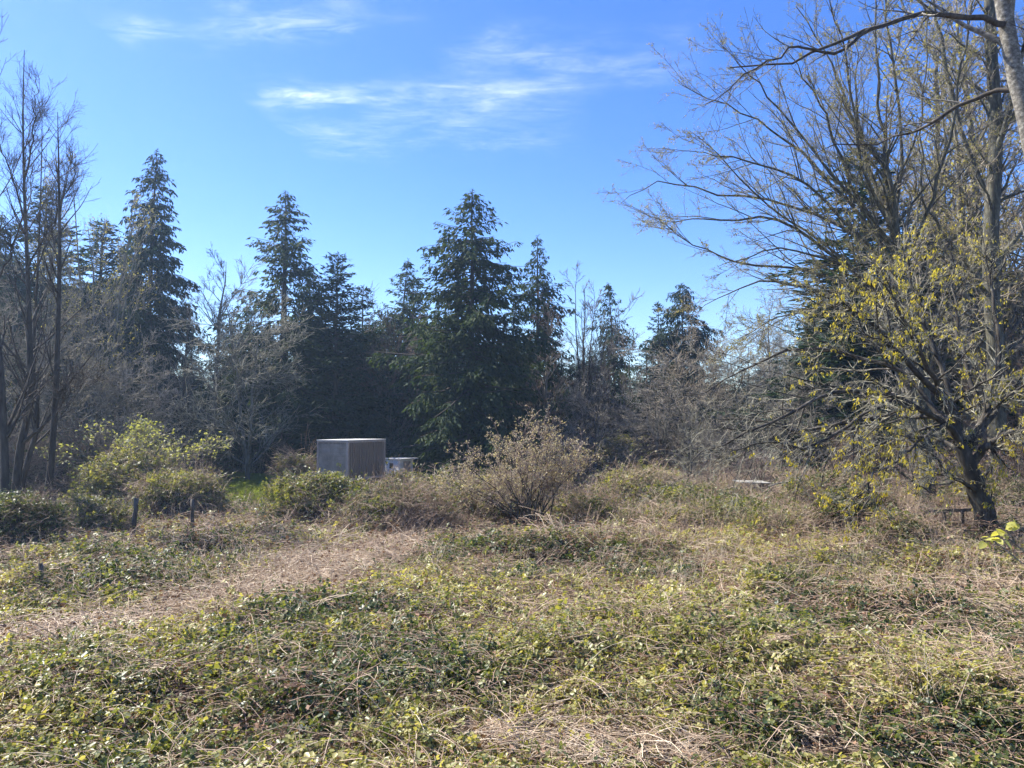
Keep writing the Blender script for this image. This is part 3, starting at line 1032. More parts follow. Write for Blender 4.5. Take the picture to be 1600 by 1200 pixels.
con = [
    ('tall dark hemlock with drooping top standing left of the lawn', 'hemlock', 236, 232, 65, 0.3, .90),
    ('tall ragged cedar left of the pointed fir behind the trailer', 'cedar_a', 447, 298, 68, 1.0, 1.3),
    ('narrow dark fir rising directly behind the box trailer', 'fir_c', 526, 396, 66, 2.0, 1.0),
    ('small pointed fir in the gap right of the narrow dark fir', 'fir_b', 567, 447, 84, 0.5, 1.0),
    ('grey green cedar in the middle distance left of the tallest central cedar', 'cedar_d', 620, 405, 74, 0.0, 1.0),
    ('short fir leaning on the right side of the grey green cedar', 'fir_b', 646, 432, 76, 2.4, 1.2),
    ('large central cedar with wide drooping skirt behind the budding bush', 'cedar_b', 738, 296, 60, 0.6, 1.15),
    ('slender cedar right of the large central cedar', 'cedar_c', 840, 368, 70, 3.3, .95),
    ('short ragged cedar right of the fan shaped bare tree', 'cedar_d', 962, 440, 78, 2.6, .85),
    ('dark round topped evergreen right of the open gap of sky', 'fir_round', 1066, 442, 76, 1.2, .80),
    ('thin pointed fir left of the round topped evergreen', 'fir_b', 1028, 472, 80, 4.4, .8),
    ('broad dark fir half hidden behind the fan branched tree', 'fir_a', 1345, 225, 52, 1.7, 1.55),
    ('dark evergreen behind the thick ivy clad trunk', 'cedar_c', 1475, 270, 58, 5.0, 1.2),
    ('shaded fir behind the left bare trunks', 'fir_a', 72, 290, 66, 0.9, 1.25),
    ('ragged cedar at the left edge of the wood', 'cedar_a', 2, 330, 62, 4.0, 1.0),
    ('fir between the left bare trunks and the tall hemlock', 'fir_c', 150, 345, 72, 3.0, 1.3),
    ('dull cedar behind the dome shaped grey bare tree', 'cedar_c', 385, 478, 70, 1.4, 1.1),
    ('dark fir filling the gap between ragged cedar and narrow fir', 'fir_round', 490, 425, 72, 2.2, .75),
    ('low cedar on the left flank of the large central cedar', 'cedar_b', 683, 482, 66, 2.9, .7),
    ('low cedar on the right flank of the large central cedar', 'cedar_d', 792, 470, 68, .2, 1.0),
    ('short fir right of the tall hemlock in shade', 'fir_b', 300, 540, 78, .7, 1.3),
    ('low fir behind the brown domed bare tree', 'fir_b', 1010, 545, 72, 5.5, 1.4),
    ('low evergreen at the far right edge of the wood', 'fir_round', 1590, 420, 60, .4, 1.1),
    ('short dark fir left of the broad dark fir', 'fir_c', 1262, 470, 58, 2.7, 1.3),
    ('low fir behind the slender cedar in deep shade', 'fir_round', 905, 560, 74, 3.7, 1.2),
]
con += [
    ('dark fir filling the lower wood left of the dome shaped bare tree', 'fir_c', 350, 560, 74, 1.9, 1.5),
    ('broad low cedar between the tall hemlock and the ragged cedar', 'cedar_d', 415, 520, 72, 4.9, 1.4),
    ('dark low fir directly behind the white camper', 'fir_round', 585, 500, 70, 5.9, 1.2),
    ('low fir just left of the tall hemlock', 'fir_round', 190, 470, 74, 1.1, 1.1),
    ('low cedar in shade at the right of the round topped evergreen', 'cedar_d', 1120, 560, 74, 3.9, 1.4),
    ('dark low cedar behind the fan shaped bare tree', 'cedar_c', 925, 545, 78, 2.9, 1.3)]
for (lab, k, px, top, D, rz, wd) in con:
    put_conifer(lab, px, top, D, A[k][0], A[k][1], rz=rz, wide=wd)


# ------------------------------------------------------------------ bare trees
def tree_from_limbs(name, label, cat, D, trunk_px, trunk_r, limbs, lv, bark, twigm, twig_name='twigs', group=None, buds=None, seed=5, per1=1.1, trunk_k=10, bud_filter=None, budsize=(.03, .07), limb_k=1.0):
    """trunk and main limbs follow given points, then side branches and twigs are grown"""
    global rng
    rng = np.random.default_rng(seed)
    base = at(trunk_px[0][0], trunk_px[0][1], D)
    o = np.array([base[0], D, base[2]])
    t = thing(name, label, cat, tuple(o), group=group)
    pts = spline([at(a, b, D + (c if len(q) > 2 else 0)) - o for q in trunk_px for (a, b, c) in [(q + (0,))[:3]]], 16)
    rr = np.interp(np.linspace(0, 1, 16), np.linspace(0, 1, len(trunk_r)), trunk_r)
    pts[0, 2] -= .5
    kn = pts + rng.normal(0, .02, pts.shape) * rr[:, None] * 3
    V, q = tubes(kn[None], rr[None], trunk_k)
    link('trunk', mesh_np('trunk', V, q, smooth=True), M[bark], t)
    LP, LR = [pts[None]], [rr[None]]
    for (lp, r0, r1) in limbs:
        r0 = r0 * limb_k
        w = []
        for j, e in enumerate(lp):
            dd = e[2] if len(e) > 2 else 0
            w.append(at(e[0], e[1], D + dd) - o)
        P = spline(w, 16)
        P[1:] += rng.normal(0, .05, P[1:].shape) * np.linspace(.5, 1.6, 15)[:, None]
        R = np.linspace(r0, r1, 16)
        V, q = tubes(P[None], R[None], 7)
        link('limb', mesh_np('limb', V, q, smooth=True), M[bark], t)
        LP.append(P[None])
        LR.append(R[None])
    P0, R0 = np.concatenate(LP), np.concatenate(LR)
    out = []
    tw = []
    lvls = []
    P, R = P0, R0
    for j, kw in enumerate(lv):
        P, R = grow(P, R, **kw)
        (out if j == 0 else tw).append(tubes(P, R, 4 if j == 0 else 3))
        lvls.append((P, R))
    V, q = join(out)
    link('branches', mesh_np('branches', V, q, smooth=True), M[bark], t, kind='stuff')
    if tw:
        V, q = join(tw)
        link('twigs', mesh_np('twigs', V, q), M[twigm], t, kind='stuff')
    if buds:
        mat_, per, hang = buds
        Pb = np.concatenate([l[0].reshape(-1, 3) if False else l[0][:, 1:].reshape(-1, 3) for l in lvls[1:]])
        k = rng.uniform(size=len(Pb)) < per
        if bud_filter is not None:
            k &= bud_filter(Pb + o)
        Pb = Pb[k]
        n = len(Pb)
        rep = 3
        Pq = np.repeat(Pb, rep, 0) + rng.normal(0, .02, (n * rep, 3))
        d = rng.normal(size=(n * rep, 3)) + np.array([0, 0, -hang])
        L = rng.uniform(budsize[0], budsize[1], n * rep)
        V, q = kites(Pq, d, L, L * rng.uniform(.3, .5, n * rep))
        link('young_leaves' if hang > .5 else 'buds', mesh_np('buds', V, q), M[mat_], t, kind='stuff')
    return t, lvls, o


def bare_tree(H, seed, spread=.5, trunks=1, first=.25, n1=26, n2=7, n3=6, n4=3, up=.12, ang=42, l1=.42, rmin=.02, taper_trunk=.9, twist=.1, tip=.0):
    """meshes of an auto-grown bare tree, base at the origin"""
    global rng
    rng = np.random.default_rng(seed)
    z = np.linspace(0, 1, 12)
    T, TR = [], []
    for k in range(trunks):
        a = rng.uniform(0, 2 * PI)
        sp = 0 if trunks == 1 else rng.uniform(.05, .24) * H * spread
        x = np.cos(a) * sp * z ** 1.2 + np.cumsum(rng.normal(0, .012 * H * twist * 5, 12)) * z
        y = np.sin(a) * sp * z ** 1.2 + np.cumsum(rng.normal(0, .012 * H * twist * 5, 12)) * z
        hh = H * (1 if k == 0 else rng.uniform(.75, .97))
        p = np.stack([x, y, z * hh], 1)
        p[0, 2] = -.6
        T.append(p)
        TR.append((H * .0115 / math.sqrt(trunks) ** .7 + .01) * (1 - z) ** taper_trunk + rmin * .8)
    P0, R0 = np.array(T), np.array(TR)
    tv = tubes(P0, R0, 7)
    b1 = grow(P0, R0, int(n1 / trunks ** .6), (first, .97), l1, (ang, 9), up, .10, 7, .55, rmin, lshape=.55)
    b2 = grow(b1[0], b1[1], n2, (.2, .95), .48, (38, 10), up * .8, .14, 6, .6, rmin, lshape=.4)
    b3 = grow(b2[0], b2[1], n3, (.15, 1), .5, (38, 12), up * .6, .16, 4, .65, rmin * .8, lmin=.35, lshape=.3)
    ls = [b3]
    if n4:
        ls.append(grow(b3[0], b3[1], n4, (.2, 1), .6, (35, 12), up * .5, .18, 3, .7, rmin * .65, lmin=.3, lshape=.3))
    tr = mesh_np('trunk', *tv, smooth=True)
    br = mesh_np('branches', *join([tubes(*b1, 4), tubes(*b2, 3)]), smooth=True)
    tw = mesh_np('twigs', *join([tubes(*l, 3) for l in ls]))
    ends = np.concatenate([l[0][:, -1] for l in ls] + [b2[0][:, -1]])
    return tr, br, tw, ends


def put_bare(label, px, top, D, key, rz=0.0, wide=1.0, bark='bark_grey', twig='twig_grey', name='bare_tree', cat='bare tree', buds=None, zoff=0.0, group='leafless trees along the wood edge'):
    meshes, H = BT[key]
    p = at(px, top, D)
    zb = float(h(p[0], D)) - .1 + zoff
    s = (p[2] - zb) / H
    t = thing(name, label, cat, (p[0], D, zb), rz, group, scale=(s * wide, s * wide, s))
    ck = (key, bark, twig)
    if ck not in MC:
        tr, br, tw = [m.copy() if m.materials else m for m in meshes[:3]]
        for m_, mt in ((tr, bark), (br, bark), (tw, twig)):
            m_.materials.clear()
            m_.materials.append(M[mt])
        MC[ck] = (tr, br, tw)
    for nm, me in zip(('trunk', 'branches', 'twigs'), MC[ck]):
        link(nm, me, None, t, **({} if nm == 'trunk' else {'kind': 'stuff'}))
    if buds:
        bk = (key, buds)
        if bk not in MC:
            e = meshes[3]
            n = len(e)
            Pq = np.repeat(e, 2, 0) + rng.normal(0, .12, (n * 2, 3))
            L = rng.uniform(.08, .17, n * 2)
            V, q = kites(Pq, rng.normal(size=(n * 2, 3)), L, L * .5)
            mb = mesh_np('young_leaves', V, q)
            mb.materials.append(M[buds])
            MC[bk] = mb
        link('young_leaves', MC[bk], None, t, kind='stuff')
    return t


MC = {}
BT = {}


def reg(key, H, *a, **k):
    BT[key] = (bare_tree(H, *a, **k), H)


reg('alder', 22, 31, n1=34, n2=7, n3=5, n4=0, first=.22, ang=45, l1=.26, rmin=.022)
reg('maple_fan', 18, 32, trunks=5, spread=1.0, first=.15, n1=26, n2=7, n3=6, n4=0, ang=28, l1=.36, rmin=.022)
reg('domed', 11, 33, trunks=2, spread=.8, first=.08, n1=34, n2=10, n3=8, n4=0, ang=62, l1=.5, rmin=.017, up=.04)
reg('shrub', 5, 34, trunks=9, spread=2.2, first=.1, n1=26, n2=7, n3=5, n4=0, ang=38, l1=.42, rmin=.010, up=.06)
reg('slim', 20, 35, n1=40, n2=6, n3=6, n4=0, first=.18, ang=36, l1=.24, rmin=.020, up=.16)
rng = np.random.default_rng(123)

put_bare('tall spreading bare tree right of the tall hemlock', 338, 408, 62, 'alder', 1.0, 1.2)
put_bare('pale grey dome shaped bare tree on the edge of the lawn', 392, 470, 58, 'domed', 0.4, 1.15, twig='twig_lichen')
put_bare('bare tree with yellowish young leaves left of the tall hemlock', 165, 283, 60, 'maple_fan', 2.0, .8, buds='bud_olive')
put_bare('yellow tinged bare tree right of the left bare trunks', 78, 300, 58, 'alder', 0.4, .8, buds='bud_olive')
put_bare('wide bare tree with many fine flat twigs behind the left trunks', 125, 500, 50, 'domed', 2.4, 1.0, twig='twig_mossy')
put_bare('grey twiggy tree at the left edge of the photo', -10, 450, 48, 'domed', 3.4, 1.0, twig='twig_mossy')
put_bare('fan shaped bare tree with many upright stems', 912, 432, 68, 'maple_fan', 0.8, .92, bark='bark_dark', twig='twig_grey')
put_bare('greyish brown bare tree before the slender cedar', 850, 480, 64, 'slim', 0.8, 1.3, twig='twig_brown')
put_bare('brown bare tree leaning against the short ragged cedar', 955, 500, 68, 'maple_fan', 2.8, 1.0, twig='twig_brown')
put_bare('broad brown domed bare tree below the round topped evergreen', 1085, 515, 62, 'domed', 0.0, 1.35, twig='twig_tan')
put_bare('smaller grey domed bare tree right of the broad brown one', 1165, 545, 58, 'domed', 1.7, 1.2, twig='twig_grey')
put_bare('far pale bare tree in the gap left of the broad dark fir', 1200, 480, 72, 'alder', 1.7, 1.2)
put_bare('low brown bare tree before the grey green cedar', 605, 500, 68, 'domed', 5.0, .9, twig='twig_brown')
put_bare('dark thin bare tree between hemlock and spreading tree', 290, 470, 60, 'slim', 2.0, 1.0, bark='bark_dark')
put_bare('twiggy reddish tree behind the leaning maple', 1440, 60, 50, 'slim', .3, 1.4, twig='twig_tan', buds='bud_olive')
put_bare('tall twiggy tree at the right edge behind the ivy clad trunk', 1590, 40, 54, 'maple_fan', 1.3, 1.2, twig='twig_tan', buds='bud_olive')
put_bare('twiggy tree between fan branched tree and ivy clad trunk', 1500, 120, 46, 'alder', 4.3, 1.3, twig='twig_tan', buds='bud_olive')
put_bare('greyish bare tree filling the space behind the fan branched tree', 1420, 260, 44, 'slim', 2.3, 1.5, twig='twig_grey')
put_bare('brown bare tree left of the ivy clad trunk reaching the top of the photo', 1515, -20, 52, 'slim', 4.3, 1.2, twig='twig_tan')
put_bare('brown bare tree just right of the ivy clad trunk', 1610, 220, 44, 'alder', 5.3, 1.3, twig='twig_tan')
put_bare('low domed bare tree behind the white sheet in the field', 1260, 590, 50, 'domed', 4.3, 1.2, twig='twig_grey')
put_bare('thin pale sapling standing in the right hand field', 1078, 640, 46, 'slim', .9, 1.3, twig='twig_lichen')
put_bare('bare dome of twigs behind the leaning maple trunk', 1580, 560, 42, 'domed', 2.3, 1.3, twig='twig_brown')
put_bare('low grey bare tree in shade of the tall hemlock', 215, 560, 52, 'domed', 1.3, 1.0)
put_bare('low bare tree right of the budding bush at the wood edge', 925, 600, 60, 'domed', 2.3, 1.2, bark='bark_dark', twig='twig_grey')
put_bare('low bare tree at the wood edge above the sapling', 1030, 590, 58, 'domed', 3.0, 1.1, twig='twig_grey')
SH = 'leafless bushes at the foot of the wood'
for (lab, px, top, D, rz, tw) in [
    ('reddish brown bare bush under the dark left fir', 40, 655, 46, .3, 'twig_red'),
    ('grey bare bush under the hemlock skirt', 265, 668, 50, 1.2, 'twig_grey'),
    ('reddish bare bush at the foot of the dome shaped tree', 432, 672, 66, 2.2, 'twig_red'),
    ('brown bare bush left of the dome shaped tree', 335, 676, 68, 3.2, 'twig_brown'),
    ('bare bush behind the white camper', 600, 690, 62, 4.2, 'twig_grey'),
    ('grey bare bush behind the right wing of the budding bush', 900, 668, 54, 5.2, 'twig_grey'),
    ('low pinkish bare bush in the right field', 1190, 705, 44, .8, 'twig_red'),
    ('grey bare bush at the wood edge right of the sapling', 1130, 675, 54, 1.9, 'twig_grey'),
    ('dark bare bush at the wood edge below the broad fir', 1310, 670, 46, 2.9, 'twig_brown'),
    ('bare reddish bush behind the wooden rails', 1440, 690, 38, 3.9, 'twig_red'),
    ('bare grey bush at the wood edge left of the green shrub', 860, 660, 60, 4.6, 'twig_brown'),
    ('tangled bare bush at the right edge of the photo', 1600, 680, 34, 5.6, 'twig_brown'),
    ('bare bush at the wood edge right of the green shrub', 1040, 682, 58, 5.9, 'twig_brown')]:
    put_bare(lab, px, top, D, 'shrub', rz, 1.5, twig=tw, bark='bark_dark', name='bare_bush', cat='bush', group=SH)

rng = np.random.default_rng(5)
put_bare('airy yellowish green bush in young leaf below the tall hemlock', 200, 662, 44, 'shrub', 4.1, 1.35, twig='twig_tan', bark='bark_grey', name='budding_bush', cat='bush', buds='leaf_bush', group=None)

# left bare trunks
lvL = [dict(per=30, trange=(.2, .98), lratio=.20, ang=(44, 8), up=.16, wig=.05, n=8, rr=.5, rmin=.010, lshape=.55),
       dict(per=5, trange=(.15, .95), lratio=.45, ang=(38, 8), up=.08, wig=.07, n=5, rr=.6, rmin=.008, lmin=.5),
       dict(per=3, trange=(.15, 1), lratio=.5, ang=(32, 10), up=.06, wig=.08, n=4, rr=.7, rmin=.006, lmin=.3)]
LG = 'slender bare trees at the left'
tree_from_limbs('bare_tree', 'tallest slender dark bare tree at the left, trunk curved at its foot', 'bare tree', 33,
                [(20, 830), (30, 715), (46, 620), (45, 480), (38, 300), (36, 170), (38, 78)], [.20, .17, .14, .10, .06, .03, .012],
                [([(37, 300, 0), (52, 200, .5), (60, 120, 1)], .045, .012), ([(43, 420), (85, 340, -1), (120, 270, -1)], .05, .012), ([(40, 350), (10, 250, .5), (-20, 190, 1)], .045, .012)],
                lvL, 'bark_dark', 'twig_dark', group=LG, seed=41)
tree_from_limbs('bare_tree', 'second slender bare tree from the left, bending away low from the curved one', 'bare tree', 34,
                [(18, 820), (42, 725), (58, 660), (52, 560), (60, 400), (65, 250), (66, 150)], [.14, .12, .10, .07, .04, .02, .01],
                [([(58, 420), (95, 320, 1), (115, 230, 1)], .035, .01)], lvL, 'bark_dark', 'twig_dark', group=LG, seed=42)
tree_from_limbs('bare_tree', 'slender bare tree right of the curved one, leaning at its foot', 'bare tree', 31,
                [(66, 830), (80, 720), (88, 600), (93, 420), (92, 280), (90, 175)], [.15, .13, .11, .075, .04, .012],
                [([(84, 660), (105, 620, -1), (150, 590, -2)], .03, .008)], lvL, 'bark_dark', 'twig_dark', group=LG, seed=43)
tree_from_limbs('bare_tree', 'dark trunk standing at the very left edge', 'bare tree', 29,
                [(6, 870), (8, 740), (2, 600), (-12, 420), (-20, 200), (-25, 60)], [.17, .14, .12, .08, .05, .015],
                [([(-8, 450), (30, 360, -.5), (48, 250, 0)], .04, .01)], lvL, 'bark_dark', 'twig_dark', group=LG, seed=44)

# the fan branched tree on the right
lvF = [dict(per=15, trange=(.18, .97), lratio=.34, ang=(30, 9), up=.02, wig=.09, n=7, rr=.5, rmin=.013, lshape=.5, lmax=4.5),
       dict(per=9, trange=(.12, .97), lratio=.42, ang=(36, 12), up=.02, wig=.15, n=5, rr=.6, rmin=.009, lmin=.35, lmax=2.1),
       dict(per=5, trange=(.1, 1), lratio=.45, ang=(42, 15), up=.02, wig=.22, n=4, rr=.7, rmin=.0055, lmin=.15, lmax=.8)]
fan = [
    ([(1405, 380), (1388, 260, -.5), (1372, 130, -.5), (1366, -20, 0)], .15, .03),
    ([(1402, 370), (1352, 245, 1), (1310, 125, 1.5), (1250, 10, 2)], .14, .02),
    ([(1405, 400), (1330, 290, -1), (1290, 180, -2), (1235, 85, -2.5)], .13, .015),
    ([(1408, 430), (1330, 320, 1), (1240, 230, 2), (1150, 175, 2.5), (1062, 132, 3)], .13, .012),
    ([(1415, 450), (1345, 370, -1), (1250, 280, -2), (1160, 250, -3), (1075, 232, -3)], .12, .012),
    ([(1420, 470), (1350, 380, 2), (1240, 322, 3), (1120, 300, 3.5), (1030, 285, 4), (968, 318, 4)], .13, .010),
    ([(1430, 500), (1330, 420, -2), (1230, 350, -3), (1120, 345, -4), (1035, 348, -4)], .13, .010),
    ([(1435, 530), (1350, 460, 0), (1250, 420, 0), (1150, 408, 0), (1080, 380, .5), (1025, 340, 1)], .12, .010),
    ([(1438, 560), (1340, 480, 1.5), (1220, 440, 2), (1150, 452, 2.5), (1090, 488, 3)], .12, .010),
    ([(1400, 360), (1408, 200, 1), (1385, 30, 1), (1380, -60, 1)], .11, .03),
    ([(1415, 420), (1465, 280, -1), (1500, 130, -1.5), (1525, -20, -2)], .12, .03),
    ([(1420, 460), (1380, 320, 2), (1330, 180, 3), (1300, 40, 4)], .11, .02),
    ([(1410, 400), (1350, 260, -2), (1325, 110, -3), (1290, -20, -4)], .11, .02),
    ([(1430, 540), (1330, 500, -1.5), (1230, 490, -2.5), (1150, 530, -3)], .10, .010),
    ([(1408, 410), (1300, 270, 0), (1200, 150, 0), (1130, 70, 0)], .11, .012),
    ([(1415, 430), (1365, 330, 0), (1345, 200, 0), (1335, 60, 0)], .10, .02),
    ([(1425, 500), (1360, 440, -2), (1280, 400, -3), (1190, 390, -4), (1120, 420, -4)], .10, .010),
    ([(1410, 400), (1440, 300, 2), (1440, 150, 3), (1455, 0, 3)], .10, .02),
    ([(1420, 480), (1310, 400, 0), (1180, 300, -1), (1080, 200, -1)], .11, .010),
]
tree_from_limbs('fan_tree', 'large bare tree on the right whose many limbs fan out leftward over the sky', 'bare tree', 34,
                [(1450, 800), (1445, 650), (1430, 520), (1405, 400), (1392, 320), (1380, 240)], [.34, .31, .28, .24, .18, .11], fan, lvF, 'bark_mossy', 'twig_mossy',
                buds=('bud_olive', .32, 0.0), seed=51, budsize=(.04, .085), limb_k=.78)

# the thick twig clad trunk behind
lvI = [dict(per=48, trange=(.1, .98), lratio=.15, ang=(55, 18), up=.10, wig=.18, n=6, rr=.25, rmin=.012, lshape=.2, lmax=3.2),
       dict(per=7, trange=(.1, .97), lratio=.45, ang=(42, 12), up=.03, wig=.18, n=5, rr=.6, rmin=.009, lmin=.35),
       dict(per=4, trange=(.1, 1), lratio=.5, ang=(40, 14), up=.02, wig=.2, n=4, rr=.7, rmin=.007, lmin=.2)]
tree_from_limbs('ivy_clad_tree', 'thick upright trunk clad in twigs and ivy near the right edge', 'bare tree', 39,
                [(1560, 800), (1556, 600), (1548, 400), (1556, 220), (1550, 100), (1545, -40)], [.48, .42, .39, .34, .29, .24],
                [([(1552, 330), (1500, 200, 1), (1470, 60, 1), (1450, -60, 1)], .16, .04), ([(1552, 260), (1590, 120, -1), (1610, 0, -1)], .18, .05),
                 ([(1550, 420), (1620, 330, 1), (1680, 260, 2)], .16, .05), ([(1550, 470), (1500, 400, -1), (1450, 330, -2), (1420, 250, -2)], .12, .03)],
                lvI, 'bark_mossy', 'twig_tan', buds=('bud_olive', .18, 0.0), seed=52, budsize=(.04, .1))

# the pale trunk at the top right corner, its foot beyond the frame
lvP = [dict(per=12, trange=(.25, .97), lratio=.35, ang=(38, 10), up=.03, wig=.1, n=7, rr=.5, rmin=.010, lmax=3),
       dict(per=5, trange=(.12, .97), lratio=.42, ang=(40, 12), up=.02, wig=.16, n=5, rr=.6, rmin=.006, lmin=.3),
       dict(per=3, trange=(.1, 1), lratio=.5, ang=(40, 14), up=.0, wig=.2, n=4, rr=.7, rmin=.004, lmin=.15)]
tree_from_limbs('pale_tree', 'pale barked tree leaning in at the top right corner with two dark limbs reaching left', 'bare tree', 22,
                [(1735, 860), (1700, 640), (1650, 400), (1604, 190), (1582, 80), (1562, -30), (1540, -140)], [.40, .34, .28, .245, .225, .21, .18],
                [([(1575, 38), (1525, 30, -.5), (1440, 26, -1), (1370, 42, -1.5), (1300, 72, -2), (1220, 100, -2), (1140, 105, -2)], .095, .015),
                 ([(1604, 138), (1560, 142, .5), (1500, 165, 1), (1440, 200, 1.5), (1370, 222, 2), (1270, 238, 2)], .09, .015),
                 ([(1360, 45, -1.5), (1310, 80, -2), (1240, 75, -2.3), (1180, 110, -2.6), (1100, 160, -3)], .05, .01)],
                lvP, 'bark_pale', 'twig_dark', seed=53, buds=('bud_olive', .3, .2), budsize=(.02, .05))
for o_ in bpy.data.objects:
    if o_.name.startswith('limb') and o_.parent and o_.parent.name == 'pale_tree':
        o_.data.materials.clear()
        o_.data.materials.append(M['bark_dark'])

# the leaning maple with hanging yellow young leaves
lvM = [dict(per=17, trange=(.15, .97), lratio=.36, ang=(38, 12), up=.0, wig=.13, n=7, rr=.5, rmin=.010, lmax=3.6),
       dict(per=8, trange=(.12, .97), lratio=.42, ang=(42, 14), up=-.02, wig=.2, n=5, rr=.6, rmin=.006, lmin=.3),
       dict(per=5, trange=(.1, 1), lratio=.5, ang=(42, 15), up=-.02, wig=.25, n=4, rr=.7, rmin=.004, lmin=.15)]
maple_limbs = [
    ([(1503, 705), (1478, 662, -.5), (1400, 622, -1), (1320, 612, -2), (1240, 640, -2.5), (1150, 690, -3), (1065, 722, -3)], .11, .012),
    ([(1502, 700), (1482, 600, .5), (1452, 520, 1), (1425, 440, 1.5), (1405, 370, 2)], .13, .02),
    ([(1522, 722), (1548, 692, -.5), (1585, 672, -1), (1650, 665, -2)], .14, .04),
    ([(1512, 705), (1540, 640, .5), (1560, 560, 1), (1552, 450, 1.5), (1535, 380, 2)], .13, .02),
    ([(1494, 685), (1425, 592, 1), (1350, 560, 1.5), (1270, 545, 2), (1200, 560, 2), (1115, 600, 2.5), (1045, 636, 3)], .09, .010),
    ([(1497, 702), (1455, 682, 1), (1400, 690, 1.5), (1335, 720, 2), (1290, 752, 2)], .08, .010),
    ([(1530, 768), (1485, 742, -1), (1450, 702, -1.5), (1390, 672, -2)], .07, .012),
    ([(1492, 650), (1400, 545, -1), (1330, 480, -1.5), (1262, 470, -2)], .11, .012),
    ([(1518, 700), (1570, 620, 1), (1630, 560, 1.5)], .12, .02),
    ([(1485, 655), (1380, 648, 2), (1250, 672, 3), (1180, 655, 3.5), (1090, 655, 4)], .10, .010),
    ([(1490, 640), (1440, 560, -2), (1400, 480, -3), (1370, 420, -3.5)], .09, .012),
    ([(1530, 640, 1), (1500, 540, 2), (1490, 450, 3), (1480, 360, 3)], .09, .012),
    ([(1400, 622, -1), (1330, 660, -2), (1260, 700, -3), (1180, 690, -3.6), (1120, 720, -4)], .06, .008),
    ([(1478, 662, -.5), (1420, 700, -2), (1370, 745, -3), (1330, 790, -3.4)], .05, .010),
]
mt, mlv, mo = tree_from_limbs('leaning_maple', 'leaning maple on the right hung with small yellow young leaves', 'maple tree', 24,
                              [(1552, 850), (1535, 790), (1516, 735), (1500, 690)], [.35, .31, .27, .20], maple_limbs, lvM, 'bark_maple', 'twig_lichen', seed=54)
# hanging leaf clusters at the twig ends
ends = np.concatenate([mlv[1][0][:, -1], mlv[2][0][:, -1]]) + mo
px_ = 800 + F * ends[:, 0] / ends[:, 1]
pk = np.clip(sstep(380, 520, ends[:, 0] / ends[:, 1] * F), .03, 1) * (.45 + .7 * sstep(.42, .62, vnoise(ends[:, 0], ends[:, 2], 1.4, 77, 2)))
ends = ends[rng.uniform(size=len(ends)) < np.clip(pk, 0, 1) * .22] - mo
rep = 6
Pq = np.repeat(ends, rep, 0) + rng.normal(0, .035, (len(ends) * rep, 3))
dq = rng.normal(size=Pq.shape) * np.array([.5, .5, .35]) + np.array([0, 0, -1.0])
Lq = rng.uniform(.06, .13, len(Pq))
V, q = kites(Pq, dq, Lq, Lq * rng.uniform(.28, .42, len(Pq)), wide=.5)
link('young_leaves', mesh_np('young_leaves', V, q), M['leaf_yellow'], mt, kind='stuff')

# the budding bush in the middle
rng = np.random.default_rng(61)
bb = at(828, 812, 32)
bt = thing('budding_bush', 'multi stemmed bush with pinkish buds in the middle of the clearing', 'bush', (bb[0], 32, bb[2] - .4))
K = 34
s = np.linspace(0, 1, 9)
tipx = np.concatenate([rng.uniform(-3.1, 2.5, K - 6), rng.uniform(-3.4, -2.6, 6)])
tipy = rng.normal(0, 1.3, K)
tipz = 4.45 * np.sqrt(np.clip(1.05 - (tipx / 3.6) ** 2, .25, 1)) * rng.uniform(.72, 1.02, K)
b0 = np.stack([rng.normal(0, .35, K), rng.normal(0, .3, K), np.zeros(K)], 1)
P0 = np.stack([b0[:, :1] + tipx[:, None] * s ** 1.15, b0[:, 1:2] + tipy[:, None] * s, tipz[:, None] * s ** .82], -1)
P0[:, 1:] += rng.normal(0, .05, P0[:, 1:].shape)
R0 = np.linspace(.035, .008, 9)[None] * rng.uniform(.6, 1.1, K)[:, None]
for k in range(K):
    V, q = tubes(P0[k:k + 1], R0[k:k + 1], 5)
    link('stem', mesh_np('stem', V, q, smooth=True), M['bark_dark'], bt)
g1 = grow(P0, R0, 11, (.3, .98), .34, (42, 12), .02, .16, 6, .6, .008, lshape=.4, lmin=.3)
g2 = grow(*g1, 6, (.1, .98), .45, (45, 14), .0, .22, 4, .7, .006, lmin=.2)
g3 = grow(*g2, 3, (.1, 1), .5, (45, 14), .0, .22, 3, .7, .005, lmin=.12)
V, q = join([tubes(*g1, 3), tubes(*g2, 3), tubes(*g3, 3)])
link('twigs', mesh_np('twigs', V, q), M['twig_red'], bt, kind='stuff')
Pb = np.concatenate([g2[0][:, 1:].reshape(-1, 3), g3[0][:, 1:].reshape(-1, 3)])
Pb = Pb[rng.uniform(size=len(Pb)) < .65]
Lb = rng.uniform(.04, .10, len(Pb))
V, q = kites(Pb, rng.normal(size=Pb.shape) + np.array([0, 0, .3]), Lb, Lb * .5)
link('buds', mesh_np('buds', V, q), M['bud_pink'], bt, kind='stuff')

